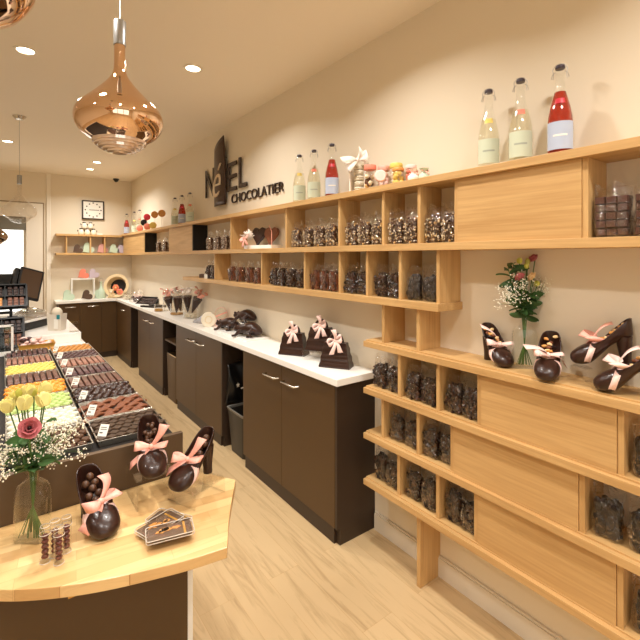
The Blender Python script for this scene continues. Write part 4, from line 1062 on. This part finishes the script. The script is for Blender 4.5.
t = thing('round_gift_box', 'pale pink round box lying under the clear ribboned box', 'gift box', (1.645, 3.76, WT), 0)
MB().lathe([(.001,0),(.06,0),(.062,.004),(.062,.042),(.001,.042)], 32).build('box', M['ribbon_pale'], t, 40)
MB().lathe([(.001,.0425),(.064,.0425),(.064,.056),(.062,.059),(.001,.059)], 32).build('lid', M['ribbon_pale'], t, 40)
wedge = MB().add([(-.075,-.05,0),(.075,-.05,0),(.075,.05,0),(-.075,.05,0),(-.075,-.04,.012),(.075,-.04,.012),(.02,.035,.075),(-.02,.035,.075)], [(0,3,2,1),(0,1,5,4),(1,2,6,5),(2,3,7,6),(3,0,4,7),(4,5,6,7)]).build('wedge_pack', principled('dark_grey_wrap', (96, 84, 78), .3), bevel=.003)
wedge.location = (1.57, 4.06, WT); wedge.rotation_euler = (0,0,rad(-70)); tag(wedge, 'dark grey wedge-shaped pack left of the cream round box', 'chocolate pack')

# cones of chocolate with pink bows in clear tubs
CONE = {}
def cone(x, y, z, rz, tilt, label, pale):
    t = thing('chocolate_cone', label, 'chocolate cone', (x, y, z), rz, 'chocolate cones with bows'); t.scale = (1.3,)*3; t.rotation_euler = (tilt[0], tilt[1], rz)
    MB().lathe([(.002,0),(.010,.02),(.040,.135),(.036,.14),(.001,.138)], 18).build('cone', M['darkcone'] if 'darkcone' in M else M['choc'], t, 40)
    MB().lathe([(.041,.132),(.044,.15),(.030,.165),(.014,.172),(.028,.200),(.024,.201),(.010,.176)], 18, cap0=False, cap1=False).build('cellophane', M['film'], t, 60)
    bow_mesh(1.6, ((-.03,.02,.03),(.03,-.03,.02))).build('bow', M['ribbon_white' if pale else 'ribbon'], t, 60, solid=.0008, loc=(0,0,.165))
tubs = [((1.575, 4.82), .075, .13, 'clear tub with a gold base holding three chocolate cones'), ((1.60, 4.45), .075, .12, 'clear tub of cream beads holding two leaning cones')]
for i, ((x, y), r, h, lab) in enumerate(tubs):
    t = thing('clear_tub', lab, 'tub', (x, y, WT))
    MB().lathe([(.001,.0),(r,.0),(r,h),(r-.002,h),(r-.002,.003),(.001,.003)], 24).build('tub', M['acryl'], t, 40)
    if i == 0: MB().lathe([(.001,.004),(r-.004,.004),(r-.004,.016),(.001,.016)], 24).build('gold_base', M['goldcard'], t, 40)
    else:
        m = MB(); rr = random.Random(4)
        for k in range(70):
            a = rr.uniform(0, 6.28); q = (r-.014)*math.sqrt(rr.random()); m.sphere((q*cos(a), q*sin(a), .012+rr.random()*.032), .0085, 7, 5)
        stuff(m.build('beads', M['cream'], t, 60))
for args in ((1.535,4.91,.022,0,(rad(12),rad(-14)),'chocolate cone with pink bow, leftmost in the gold-based tub',False),
             (1.555,4.77,.020,1,(rad(4),rad(-3)),'chocolate cone with white bow, middle of the gold-based tub',True),
             (1.635,4.86,.022,2,(rad(-6),rad(8)),'chocolate cone with pink bow, rear of the gold-based tub',False),
             (1.585,4.49,.055,0,(rad(5),rad(-4)),'chocolate cone with white bow standing in the bead tub',True),
             (1.605,4.42,.055,0,(rad(26),rad(12)),'chocolate cone leaning right out of the bead tub',False)):
    cone(args[0], args[1], WT+args[2], *args[3:])
def clearjar(x, y, r, h, label, fill=None, fh=.3, cat='jar'):
    t = thing('clear_jar', label, cat, (x, y, WT))
    MB().lathe([(.001,.0),(r,.0),(r,h),(r-.002,h),(r-.002,.003),(.001,.003)], 24).build('jar', M['acryl'], t, 40)
    if fill: MB().lathe([(.001,.004),(r-.004,.004),(r-.004,h*fh),(.001,h*fh)], 24).build('contents', M[fill], t, 40)
    return t
clearjar(1.62, 5.22, .075, .17, 'tall clear tub behind the chocolate cones', None)
clearjar(1.49, 5.22, .05, .085, 'small clear tub with an orange band on the worktop edge', 'goldcard', .35)
def gift_bar(x, y, z, w, d, h, rz, name, label, mat, cat='chocolate box', tilt=0):
    t = thing(name, label, cat, (x, y, z), rz); t.rotation_euler = (tilt, 0, rz)
    MB().box((-w/2,-d/2,0),(w/2,d/2,h)).build('box', M[mat], t, bevel=.003)
    return t
gift_bar(1.50, 5.70, WT, .24, .05, .022, rad(-62), 'dark_slab', 'narrow dark chocolate slab at the worktop edge, nearer one', 'slipper', 'chocolate slab')
gift_bar(1.60, 5.66, WT, .24, .06, .03, rad(-60), 'dark_slab', 'narrow dark chocolate slab behind another, toward the wall', 'slipper', 'chocolate slab')
t = thing('open_chocolate_tray', 'black open tray of chocolates propped up near the corner', 'chocolate box', (1.60, 6.12, WT+.01), rad(-62)); t.rotation_euler = (rad(38), 0, rad(-62))
MB().box((-.17,-.10,0),(.17,.10,.008)).box((-.17,-.10,.008),(-.16,.10,.03)).box((.16,-.10,.008),(.17,.10,.03)).box((-.17,-.10,.008),(.17,-.09,.03)).box((-.17,.09,.008),(.17,.10,.03)).build('tray', M['black'], t)
m = MB()
for i in range(6):
    for j in range(3): m.box((-.15+.05*i,-.085+.057*j,.009),(-.108+.05*i,-.036+.057*j,.024))
m.build('chocolates', M['choc'], t, bevel=.003)
gift_bar(1.655, 6.12, WT, .1, .03, .05, rad(-62), 'prop_block', 'small block propping up the black open tray', 'white', 'block')
def cello(x, y, w, h, label, fillm, seed):
    t = thing('cellophane_parcel', label, 'gift parcel', (x, y, WT), rad(-60))
    m = MB(); r = random.Random(seed)
    for k in range(16): m.sphere((r.uniform(-w*.32,w*.32), r.uniform(-.035,.035), r.uniform(.02,h*.5)), r.uniform(.016,.024), 8, 6, (1.2,.9,.8))
    stuff(m.build('sweets', M[fillm], t, 60))
    bag_film(w, .11, h, seed).build('wrapping', M['film'], t, 70)
cello(1.53, 6.48, .20, .15, 'cellophane parcel of dark chocolates at the worktop corner', 'purple', 3)
cello(1.62, 6.74, .20, .16, 'cellophane parcel of white and pink sweets by the corner basket', 'ribbon_pale', 4)
cello(1.52, 6.92, .16, .12, 'smaller cellophane parcel of cream sweets by the corner basket', 'cream', 5)
# straw basket on its side with plush
t = thing('straw_basket', 'round straw basket lying on its side in the worktop corner', 'basket', (1.47, 7.37, WT+.18), rad(-30)); t.scale = (1.12,)*3
MB().lathe([(.10,-.10),(.115,-.02),(.13,.05),(.165,.058),(.168,.064),(.13,.062),(.108,-.02),(.09,-.09),(.001,-.092)], 30, cap1=False).build('basket', M['wicker'], t, 50, rot=(rad(78),0,0))
MB().lathe([(.001,-.03),(.106,-.03)], 30, cap0=False, cap1=False).build('mouth_shade', M['dark'], t, 50, rot=(rad(78),0,0))  # flat dark disc across the mouth stands in for the shade inside
for i, (dx, dy, dz, mt, nm, lb) in enumerate(((.0,-.085,.01,'plush','orange_plush_flower','orange plush flower in the mouth of the straw basket'),(.065,-.10,-.055,'coral','orange_plush_flower','coral plush flower below right in the straw basket'))):
    p = Matrix.Rotation(rad(-30), 4, 'Z') @ Vector((dx,dy,dz)); t = thing(nm, lb, 'plush flower', (1.47+p.x, 7.38+p.y, WT+.155+p.z), rad(-30))
    m = MB()
    for k in range(6): a = k*pi/3; m.sphere((.028*cos(a), 0, .028*sin(a)), .024, 10, 6, (1,.7,1))
    m.build('petals', M[mt], t, 60); MB().sphere((0,-.014,0), .017, 10, 6).build('flower_centre', M['goldcard' if i else 'peach'], t, 60)
def plush(x, y, label, mt):
    t = thing('plush_toy', label, 'soft toy', (x, y, WT), rad(-20))
    MB().sphere((0,0,.045), .05, 14, 10, (1,.85,.9)).sphere((0,-.01,.105), .036, 14, 10).build('body', M[mt], t, 60)
    for s in (-1, 1):
        MB().sphere((s*.026,-.006,.135), .014, 10, 6).build('ear', M[mt], t, 60)
        MB().sphere((s*.035,-.042,.022), .018, 10, 6, (.8,1.2,.8)).build('foot', M[mt], t, 60)
    MB().sphere((0,-.042,.10), .014, 8, 6).build('muzzle', M['cream'], t, 60)
plush(1.37, 7.33, 'tan soft toy seated before the straw basket', 'wicker')

# ------------------------------------------------------------------ hearts, frame and bottle on the back counter and back shelf
def heart_poly(s):
    out = []
    for i in range(28):
        a = 2*pi*i/28; out.append((s*.062*sin(a)**3, s*(.0525*cos(a)-.0200*cos(2*a)-.0080*cos(3*a)-.004*cos(4*a))+s*.066))
    return out
def heart(x, y, z, mat, label, s=1.0, rz=0, lean=.35):
    t = thing('heart_box', label, 'heart box', (x, y, z), rz, 'heart-shaped boxes'); 
    m = MB(); p = heart_poly(s); R_ = Matrix.Rotation(lean, 4, 'Y') @ Matrix.Rotation(pi/2, 4, 'X')
    mm = MB().prism(list(reversed(p)), -.028, .006, R_); z0 = min(v[2] for v in mm.v); mm.v = [(a, b, c-z0) for a, b, c in mm.v]
    mm.build('box', M[mat], t, 45, bevel=.002)
    m2 = MB().prism([(a*1.03, (b-.066*s)*1.03+.066*s) for a, b in reversed(p)], .007, .022, R_); m2.v = [(a, b, c-z0+.0) for a, b, c in m2.v]; zz = min(v[2] for v in m2.v); m2.v = [(a, b, c-min(0, zz)) for a, b, c in m2.v]
    m2.build('lid', M[mat], t, 45, bevel=.002)
BS = 1.6135
for x, mt, lab, s in ((.86,'cocoa','brown heart box in the left bay of the back shelf',1.0),(.985,'mint','large pale mint heart box in the left bay of the back shelf',1.25),
                      (1.19,'rosebox','rose heart box in the middle bay of the back shelf',1.15),(1.36,'mint','pale mint heart box in the right bay of the back shelf',1.1),(1.475,'lilac','lilac heart box at the right end of the back shelf',1.05)):
    heart(x, 7.47, BS, mt, lab, s*1.12, 0, .95)
BT = WT
heart(.715, 7.40, BT, 'mint', 'pale mint heart box at the left end of the back counter', 1.35, 0, .9)
heart(.955, 7.33, BT, 'cocoa', 'brown heart box in front of the white frame', 1.25, 0, 1.0)
heart(1.035, 7.40, BT, 'cream', 'small grey-cream heart box right of the brown one', 1.05, 0, .9)
heart(1.135, 7.40, BT, 'mint', 'pale mint heart box left of the green bottle on the back counter', 1.2, 0, .9)
t = thing('white_box_frame', 'white open box frame standing on the back counter', 'display frame', (.99, 7.47, BT))
MB().box((-.16,-.05,0),(-.142,.06,.30)).box((.142,-.05,0),(.16,.06,.30)).box((-.16,-.05,.30),(.16,.06,.318)).build('frame', M['white'], t)
heart(.925, 7.46, BT+.3185, 'coral', 'coral heart box on top of the white frame', 1.25, 0, 1.0)
heart(1.075, 7.46, BT+.3185, 'lilac', 'lilac heart box on top of the white frame', 1.25, 0, .8)
t = thing('green_swing_bottle', 'pale green swing-top bottle on the back counter', 'bottle', (1.235, 7.40, BT))
MB().lathe([(.001,0),(.055,0),(.06,.01),(.06,.09),(.045,.13),(.02,.165),(.014,.2),(.014,.25),(.018,.255),(.018,.262)], 22).build('bottle_body', M['mint'], t, 50)
w = MB()
for sx in (-1, 1): w.tube([(sx*.016,0,.255),(sx*.028,0,.24),(sx*.024,0,.30),(0,0,.318)], .002, 5)
w.build('wire_clip', M['wire'], t, 60)
pk = MB().box((-.02,-.02,0),(.02,.02,.03)).build('small_packet', M['cream'], bevel=.004); pk.location = (1.32, 7.36, BT); tag(pk, 'small cream packet between bottle and basket', 'packet')
# stacked little jars and a card on the back shelf top
JT = 1.8975
jars = [(.965,7.45,0),(1.05,7.45,0),(1.135,7.45,0),(1.008,7.45,.0975),(1.093,7.45,.0975)]
jl = ['left jar in the bottom row of the jar pyramid under the clock','middle jar in the bottom row of the jar pyramid under the clock','right jar in the bottom row of the jar pyramid under the clock','left jar on top of the jar pyramid under the clock','right jar on top of the jar pyramid under the clock']
for i, (x, y, z) in enumerate(jars):
    if i == 0:
        j0 = thing('small_jar', 'cream jar, '+jl[0], 'jar', (x, y, JT+z), 0, 'jar pyramid under the clock')
        MB().lathe([(.001,0),(.036,0),(.041,.01),(.040,.04),(.03,.066),(.024,.078),(.001,.079)], 18).build('jar', M['cream'], j0, 50)
        MB().lathe([(.001,.079),(.022,.079),(.024,.084),(.024,.094),(.001,.096)], 16).build('lid', M['lam_dark'], j0, 50)
        for s in (-1, 1): MB().tube([(s*.036,0,.055),(s*.05,0,.07),(s*.045,0,.04)], .005, 6).build('ear_handle', M['lam_dark'], j0, 60)
    else: dup(j0, (x, y, JT+z), 0, 'cream jar, '+jl[i])
tag(bx((1.18,7.43,JT),(1.26,7.47,JT+.022)).build('small_card_box', M['paper']), 'small flat white box right of the jar pyramid', 'box')

# ------------------------------------------------------------------ top of the long shelf: lollipops, ribboned box, macaron jars
LOL = [((1.60,6.156),.19,'red','raspberry red lollipop, top left of the stand'),((1.60,5.79),.195,'tan','caramel lollipop left of the paired tan ones'),((1.60,5.47),.185,'tan','caramel lollipop nearest the bottles'),
       ((1.585,6.25),.12,'slipper','dark chocolate lollipop, middle row of the stand'),((1.575,6.44),.05,'coral','coral lollipop, lower left of the stand'),((1.575,6.05),.05,'coral','coral lollipop, lower middle of the stand'),((1.575,5.77),.05,'yellowsweet','yellow lollipop low in the stand')]
for (x, y), z, mt, lab in LOL:
    t = thing('lollipop', lab, 'lollipop', (x, y, TZ+.0005), rad(-20), 'lollipops on the long shelf')
    MB().lathe([(.001,-.009),(.038,-.009),(.045,-.004),(.045,.004),(.038,.009),(.001,.009)], 22).build('candy', M[mt], t, 40, loc=(0,0,z), rot=(pi/2,0,0))
    MB().cyl((0,0,.0), (0,0,z-.04), .003, n=6).build('stick', M['paper'], t)
t = thing('lollipop_stand', 'clear tiered stand holding the lollipops', 'stand', (1.60, 5.95, TZ))
MB().box((-.05,-.56,0),(.06,.56,.0004)).box((.03,-.56,.0004),(.06,.56,.02)).build('base', M['acryl'], t)
t = thing('ribboned_box', 'tall clear box of macarons with a big white bow', 'gift box', (1.62, 1.80, TZ+.0005), rad(-60))
MB().box((-.045,-.035,0),(.045,.035,.17)).build('clear_box', M['acryl'], t)
m = MB()
for k in range(5): m.lathe([(.001,0),(.028,0),(.032,.008),(.028,.012),(.032,.016),(.028,.026),(.001,.028)], 18, (0,0,.006+.031*k))
m.build('macarons', M['cream'], t, 40)
MB().box((-.047,-.037,.0),(-.040,.037,.172)).box((.040,-.037,0),(.047,.037,.172)).build('ribbon_band', M['ribbon_white'], t)
bow_mesh(2.0, ((-.02,.028,.012),(.02,-.028,.02),(-.01,-.03,.03))).build('bow', M['ribbon_white'], t, 60, solid=.0008, loc=(0,-.02,.18), rot=FRONT)
def macjar(x, y, lid, body, h, label, r=.034):
    t = thing('sweet_jar', label, 'jar', (x, y, TZ+.0005), rad(-50))
    MB().lathe([(.001,0),(r,0),(r+.002,.004),(r+.002,h*.72),(r*.9,h*.8)], 20, cap1=False).build('jar', M['acryl'], t, 50)
    m = MB(); rr = random.Random(int(y*100))
    for k in range(14): a = rr.uniform(0,6.28); m.sphere((.55*r*cos(a), .55*r*sin(a), .012+rr.random()*h*.55), .0125, 8, 6)
    stuff(m.build('sweets', M[body], t, 60))
    MB().lathe([(.001,h*.8),(r*.95,h*.8),(r,h*.84),(r,h*.97),(r*.93,h),(.001,h)], 22).build('lid', M[lid], t, 40)
macjar(1.60, 1.690, 'coral', 'almond', .135, 'clear jar with a coral lid beside the white bow box')
macjar(1.645, 1.63, 'ribbon', 'ribbon_pale', .125, 'clear jar of pale sweets with a pink lid behind')
macjar(1.65, 1.545, 'yellowsweet', 'cream', .125, 'clear jar with a yellow lid in the sweet jar row')
macjar(1.60, 1.485, 'tan', 'yellowsweet', .085, 'low jar of yellow sweets on the long shelf', .03)
macjar(1.635, 1.43, 'ribbon_pale', 'coral', .095, 'low jar with a pale pink lid on the long shelf', .028)
t = thing('macaron_stand', 'pink macaron standing on a small clear foot at the shelf edge', 'macaron', (1.575, 1.585, TZ+.0005), rad(-45))
MB().lathe([(.001,-.012),(.026,-.012),(.032,-.005),(.029,0),(.032,.005),(.026,.012),(.001,.012)], 24).build('macaron', M['ribbon_pale'], t, 40, loc=(0,0,.058), rot=(pi/2,0,0))
MB().lathe([(.018,0),(.02,.002),(.014,.026),(.011,.026)], 16, cap1=False).build('foot', M['acryl'], t, 40)
for x, y, mt, lab in ((1.60, 1.385, 'ribbon_white', 'white tulle sweet pouch at the right end of the sweet jars'), (1.63, 1.345, 'mint', 'mint green sweet pouch at the right end of the sweet jars')):
    t = thing('sweet_pouch', lab, 'pouch', (x, y, TZ+.0005), .3)
    MB().lathe([(.001,0),(.022,0),(.028,.012),(.026,.03),(.012,.044),(.010,.048),(.022,.064)], 16, cap1=False).build('pouch', M[mt], t, 60)
    bow_mesh(.5).build('bow', M['ribbon'], t, 60, solid=.0006, loc=(-.006,-.008,.046), rot=(0,0,1))

# gift set in the upper bay: two chocolate hearts on a white tray, cellophane ruff with a pink bow
t = thing('chocolate_heart_gift', 'white tray with two dark chocolate hearts and a pink bow', 'gift box', (1.625, 2.93, 1.6135), rad(-78))
MB().box((-.16,-.055,0),(.16,.06,.028)).build('tray', M['white'], t, bevel=.002)
for dx, mt, nm, ss in ((-.06,'choc','dark_heart',1.25),(.085,'milk','milk_heart',1.2)):
    m = MB().prism(list(reversed(heart_poly(ss))), -.012, .012, Matrix.Translation((dx,.0,.03)) @ Matrix.Rotation(rad(-12), 4, 'X') @ Matrix.Rotation(pi/2, 4, 'X')); m.build(nm, M[mt], t, 40, bevel=.004)
MB().tube([(.155,-.045,.0285),(.150,-.04,.13),(.12,-.04,.175)], .003, 6).build('pink_cord', M['ribbon'], t, 60)
m = MB(); rr = random.Random(9)
for k in range(46):
    a = rr.uniform(0,6.28); b = rr.uniform(.1,1.3); d = Vector((cos(a)*cos(b)*.8-.2, -abs(sin(a)*cos(b))*.6, sin(b)+.2)).normalized(); p0 = Vector((-.125,-.02,.07))
    q = strip([p0, p0+d*.05, p0+d*rr.uniform(.07,.10)+Vector((0,0,-.008))], d.cross(Vector((0,.3,1))), [.004,.008,.012]); m.add(q.v, q.f)
m.build('cellophane_ruff', M['ribbon_white'], t, 60, solid=.0005)
bow_mesh(1.4, ((.05,.02,.01),(.045,-.02,.01))).build('bow', M['ribbon'], t, 60, solid=.0008, loc=(-.125,-.065,.085), rot=FRONT)
tag(bx((1.552,3.875,1.3435),(1.556,3.945,1.385)).build('shelf_card', M['paper']), 'small white price card before the bags at the middle shelf\'s left end', 'price card')
gift_bar(1.62, 4.16, 1.3435, .12, .05, .035, rad(60), 'flat_pack', 'small dark flat pack near the left tip of the middle shelf', 'cocoa', 'pack')

# ------------------------------------------------------------------ far end of the display counter
def chocbox(loc, rz, tilt, label, w=.36, d=.30):
    t = thing('assortment_box', label, 'chocolate box', loc, rz); t.rotation_euler = (tilt, 0, rz)
    m = MB().box((-w/2,-d/2,0),(w/2,d/2,.006))
    for s in (-1, 1): m.box((s*w/2-.006,-d/2,.006),(s*w/2+.006,d/2,.042)).box((-w/2,s*d/2-.006,.006),(w/2,s*d/2+.006,.042))
    for k in (-1, 1): m.box((k*w/6-.003,-d/2,.006),(k*w/6+.003,d/2,.034))
    m.box((-w/2,-.003,.006),(w/2,.003,.034)); m.build('box', M['black'], t)
    mats = ['milk','choc','tan','purple','milk','choc']
    for i in range(3):
        for j in range(2):
            c = MB(); rr = random.Random(i*3+j)
            for a in range(3):
                for b in range(3):
                    cx, cy = -w/3+i*w/3+(a-1)*w/11, -d/4+j*d/2+(b-1)*d/7.5
                    c.rings([[(cx-q,cy-q,z),(cx+q,cy-q,z),(cx+q,cy+q,z),(cx-q,cy+q,z)] for q, z in ((.014,.0065),(.0145,.02),(.011,.026))])
            c.build('chocolates', M[mats[(i*2+j*3) % 6]], t)
    return t
stn = thing('display_easel', 'dark tiered easel holding the open chocolate boxes at far left', 'display stand', (-.09, 3.86, DT+.003), 0)
MB().box((-.28,-.03,0),(.16,.29,.006)).box((-.27,.26,.006),(-.25,.28,.42)).box((.13,.26,.006),(.15,.28,.42)).box((-.27,.255,.24),(.15,.285,.26)).build('frame', M['black'], stn)
chocbox((-.075, 3.895, DT+.118), 0, rad(62), 'open black chocolate box, lower one on the easel at far left', .40, .22)
chocbox((-.055, 3.985, DT+.375), 0, rad(50), 'open black chocolate box, upper one on the easel at far left', .40, .20)
t = thing('sign_holder', 'white-rimmed clear sign holder at the left picture edge', 'sign holder', (-.07, 3.61, DT+.012), 0)
MB().box((-.12,-.003,.03),(.12,.003,.20)).build('sheet', M['greyglass'], t)
MB().box((-.128,-.005,.0),(-.114,.005,.21)).box((.114,-.005,.0),(.128,.005,.21)).box((-.128,-.005,.0),(.128,.005,.03)).box((-.128,-.005,.198),(.128,.005,.212)).build('frame', M['white'], t)
t = thing('gold_tray', 'gold tray of pink wrapped sweets behind the left tray column', 'tray', (.20, 3.80, DT+.001), 0)
MB().rings([[(-.10,-.06,0),(.10,-.06,0),(.10,.06,0),(-.10,.06,0)],[(-.115,-.075,.05),(.115,-.075,.05),(.115,.075,.05),(-.115,.075,.05)],[(-.11,-.07,.05),(.11,-.07,.05),(.11,.07,.05),(-.11,.07,.05)],[(-.096,-.056,.006),(.096,-.056,.006),(.096,.056,.006),(-.096,.056,.006)]]).build('tray', M['goldcard'], t)
rr = random.Random(12)
for mt, nm, n in (('ribbon_pale','pink_sweets',34),('purple','dark_sweets',10)):
    m = MB()
    for k in range(n): m.sphere((rr.uniform(-.085,.085) if n > 20 else rr.uniform(-.1,-.04), rr.uniform(-.05,.05), rr.uniform(.02,.085)), rr.uniform(.013,.02), 8, 6, (1.2,.9,.8))
    stuff(m.build(nm, M[mt], t, 60))
# raised dark ledge with white rim, bent in plan
t = thing('raised_ledge', 'raised dark service ledge with a white rim behind the trays', 'counter ledge', (0,0,0))
lp = [(-.75, 4.28), (.155, 4.28), (.34, 4.55), (.34, 5.1), (-.75, 5.1)]
def off(p, k): return [(x-(k if x > 0 else 0), y+(k if y < 5 else 0)) for x, y in p]
MB().prism(off(lp, .01), DT+.0735, 1.002).build('body', M['black'], t)
MB().prism(lp, 1.002, 1.018).build('rim', M['white'], t)
MB().prism(off(lp, .015), 1.018, 1.021).build('top_mat', principled('taupe_mat', (140, 128, 112), .35), t)
def crumple(x, y, z, w, d, h, label, mat, seed):
    m = MB(); r = random.Random(seed); P = [(r.uniform(0,6),r.uniform(0,6),r.uniform(5,14),r.uniform(5,14)) for _ in range(5)]
    def f(u, v):
        e = sin(pi*u)*sin(pi*v); q = sum(abs(sin(a+c*u+dd*v*(1 if i%2 else -1))) for i,(a,b,c,dd) in enumerate(P))/5
        return ((u-.5)*w, (v-.5)*d, h*e**.4*q)
    o = m.grid(f, 22, 22).build('wrap_heap', M[mat], None, 30, solid=.001); o.location = (x, y, z); tag(o, label, 'wrapping')
crumple(.20, 4.62, 1.0222, .26, .3, .09, 'crumpled clear wrapping lying on the raised ledge', 'film', 2)
tag(bx((.03,4.42,1.0215),(.10,4.47,1.05)).build('card_reader', M['lam_dark'], bevel=.003), 'small brown card box on the raised ledge', 'box')
sb = bx((-.06,4.5,1.0215),(.05,4.62,1.05)).build('paper_stack', M['paper']); tag(sb, 'stack of white paper on the raised ledge by the screen', 'paper')
# till screen
t = thing('till_screen', 'tilted dark till screen on a stand behind the counter', 'monitor', (.205, 4.93, 1.0215), rad(10)); t.scale = (.82, .82, .93)
R_ = Matrix.Translation((0,0,.29)) @ Matrix.Rotation(rad(16), 4, 'Y') @ Matrix.Rotation(rad(-16), 4, 'X')
MB().box((-.12,-.015,-.16),(.12,.03,.16), R_).build('casing', M['black'], t, bevel=.004)
MB().box((-.100,-.0175,-.140),(.100,-.0155,.140), R_).build('screen', M['screen'], t)
MB().box((-.17,.0,-.15),(-.121,.10,.14), R_).build('back_unit', M['black'], t, bevel=.01)
MB().cyl((-.02,.02,.0), (-.02,.03,.22), .018, n=12).build('stand', M['black'], t, 40)
MB().box((-.09,-.07,0),(.07,.09,.012)).build('base', M['black'], t)
MB().tube([(.01,.0,.17),(.05,-.03,.12),(.09,-.02,.13),(.10,.02,.17)], .005, 6).build('cable', M['paper'], t, 60)
t = thing('monitor', 'black monitor back against the bright doorway', 'monitor', (-.05, 5.0, 1.0215), rad(-8))
MB().box((-.16,-.012,.17),(.16,.02,.37), Matrix.Rotation(rad(-8),4,'X')).build('casing', M['black'], t, bevel=.004)
MB().cyl((0,.03,0),(0,.0,.25), .018).build('stand', M['black'], t, 40); MB().box((-.1,-.04,0),(.1,.06,.01)).build('base', M['black'], t)
# white bag box with a cream pompom; clear sign
t = thing('white_gift_bag', 'translucent white gift bag with a cream pompom on the raised platform', 'gift bag', (.365, 4.20, .9355), rad(-38)); t.scale = (.72, .72, .8)
MB().rings([[(-.075,-.05,0),(.075,-.05,0),(.075,.05,0),(-.075,.05,0)],[(-.085,-.055,.17),(.085,-.055,.17),(.085,.055,.17),(-.085,.055,.17)]], cap1=False).build('bag', principled('frosted_white', (226, 216, 200), .35), t, solid=.002)
MB().sphere((0,0,.185), .06, 16, 10, (1,.8,.9)).build('pompom', M['cream'], t, 60)
MB().box((.035,-.062,.12),(.07,-.0575,.165)).build('teal_tag', M['teal'], t); MB().box((.0,-.0585,.02),(.05,-.0575,.12)).build('label', M['paper'], t)
t = thing('sign_holder', 'small clear sign holder at the corner of the raised platform', 'sign holder', (.47, 4.02, .9355), rad(-10))
MB().box((-.035,-.002,.004),(.035,.002,.085)).box((-.035,-.03,0),(.035,.03,.004)).build('sheet', M['acryl'], t)

# ------------------------------------------------------------------ light and look
w = bpy.data.worlds.new('daylight'); sc.world = w; w.use_nodes = True
bg = w.node_tree.nodes['Background']; bg.inputs[0].default_value = (1, .975, .93, 1); bg.inputs[1].default_value = 2.6
LAMP_POWER = 14
for l in bpy.data.lights:
    if l.name.startswith('downlight_beam'): l.energy = LAMP_POWER*l.energy
sc.view_settings.view_transform = 'Standard'; sc.view_settings.look = 'None'; sc.view_settings.gamma = 1
sc.view_settings.use_curve_mapping = False
sc.view_settings.exposure = -0.12
sc.cycles.max_bounces = 12; sc.cycles.transparent_max_bounces = 32; sc.cycles.transmission_bounces = 8; sc.cycles.glossy_bounces = 5; sc.cycles.diffuse_bounces = 5
sc.cycles.sample_clamp_indirect = 6; sc.cycles.caustics_reflective = False; sc.cycles.caustics_refractive = False
sc.cycles.use_denoising = True
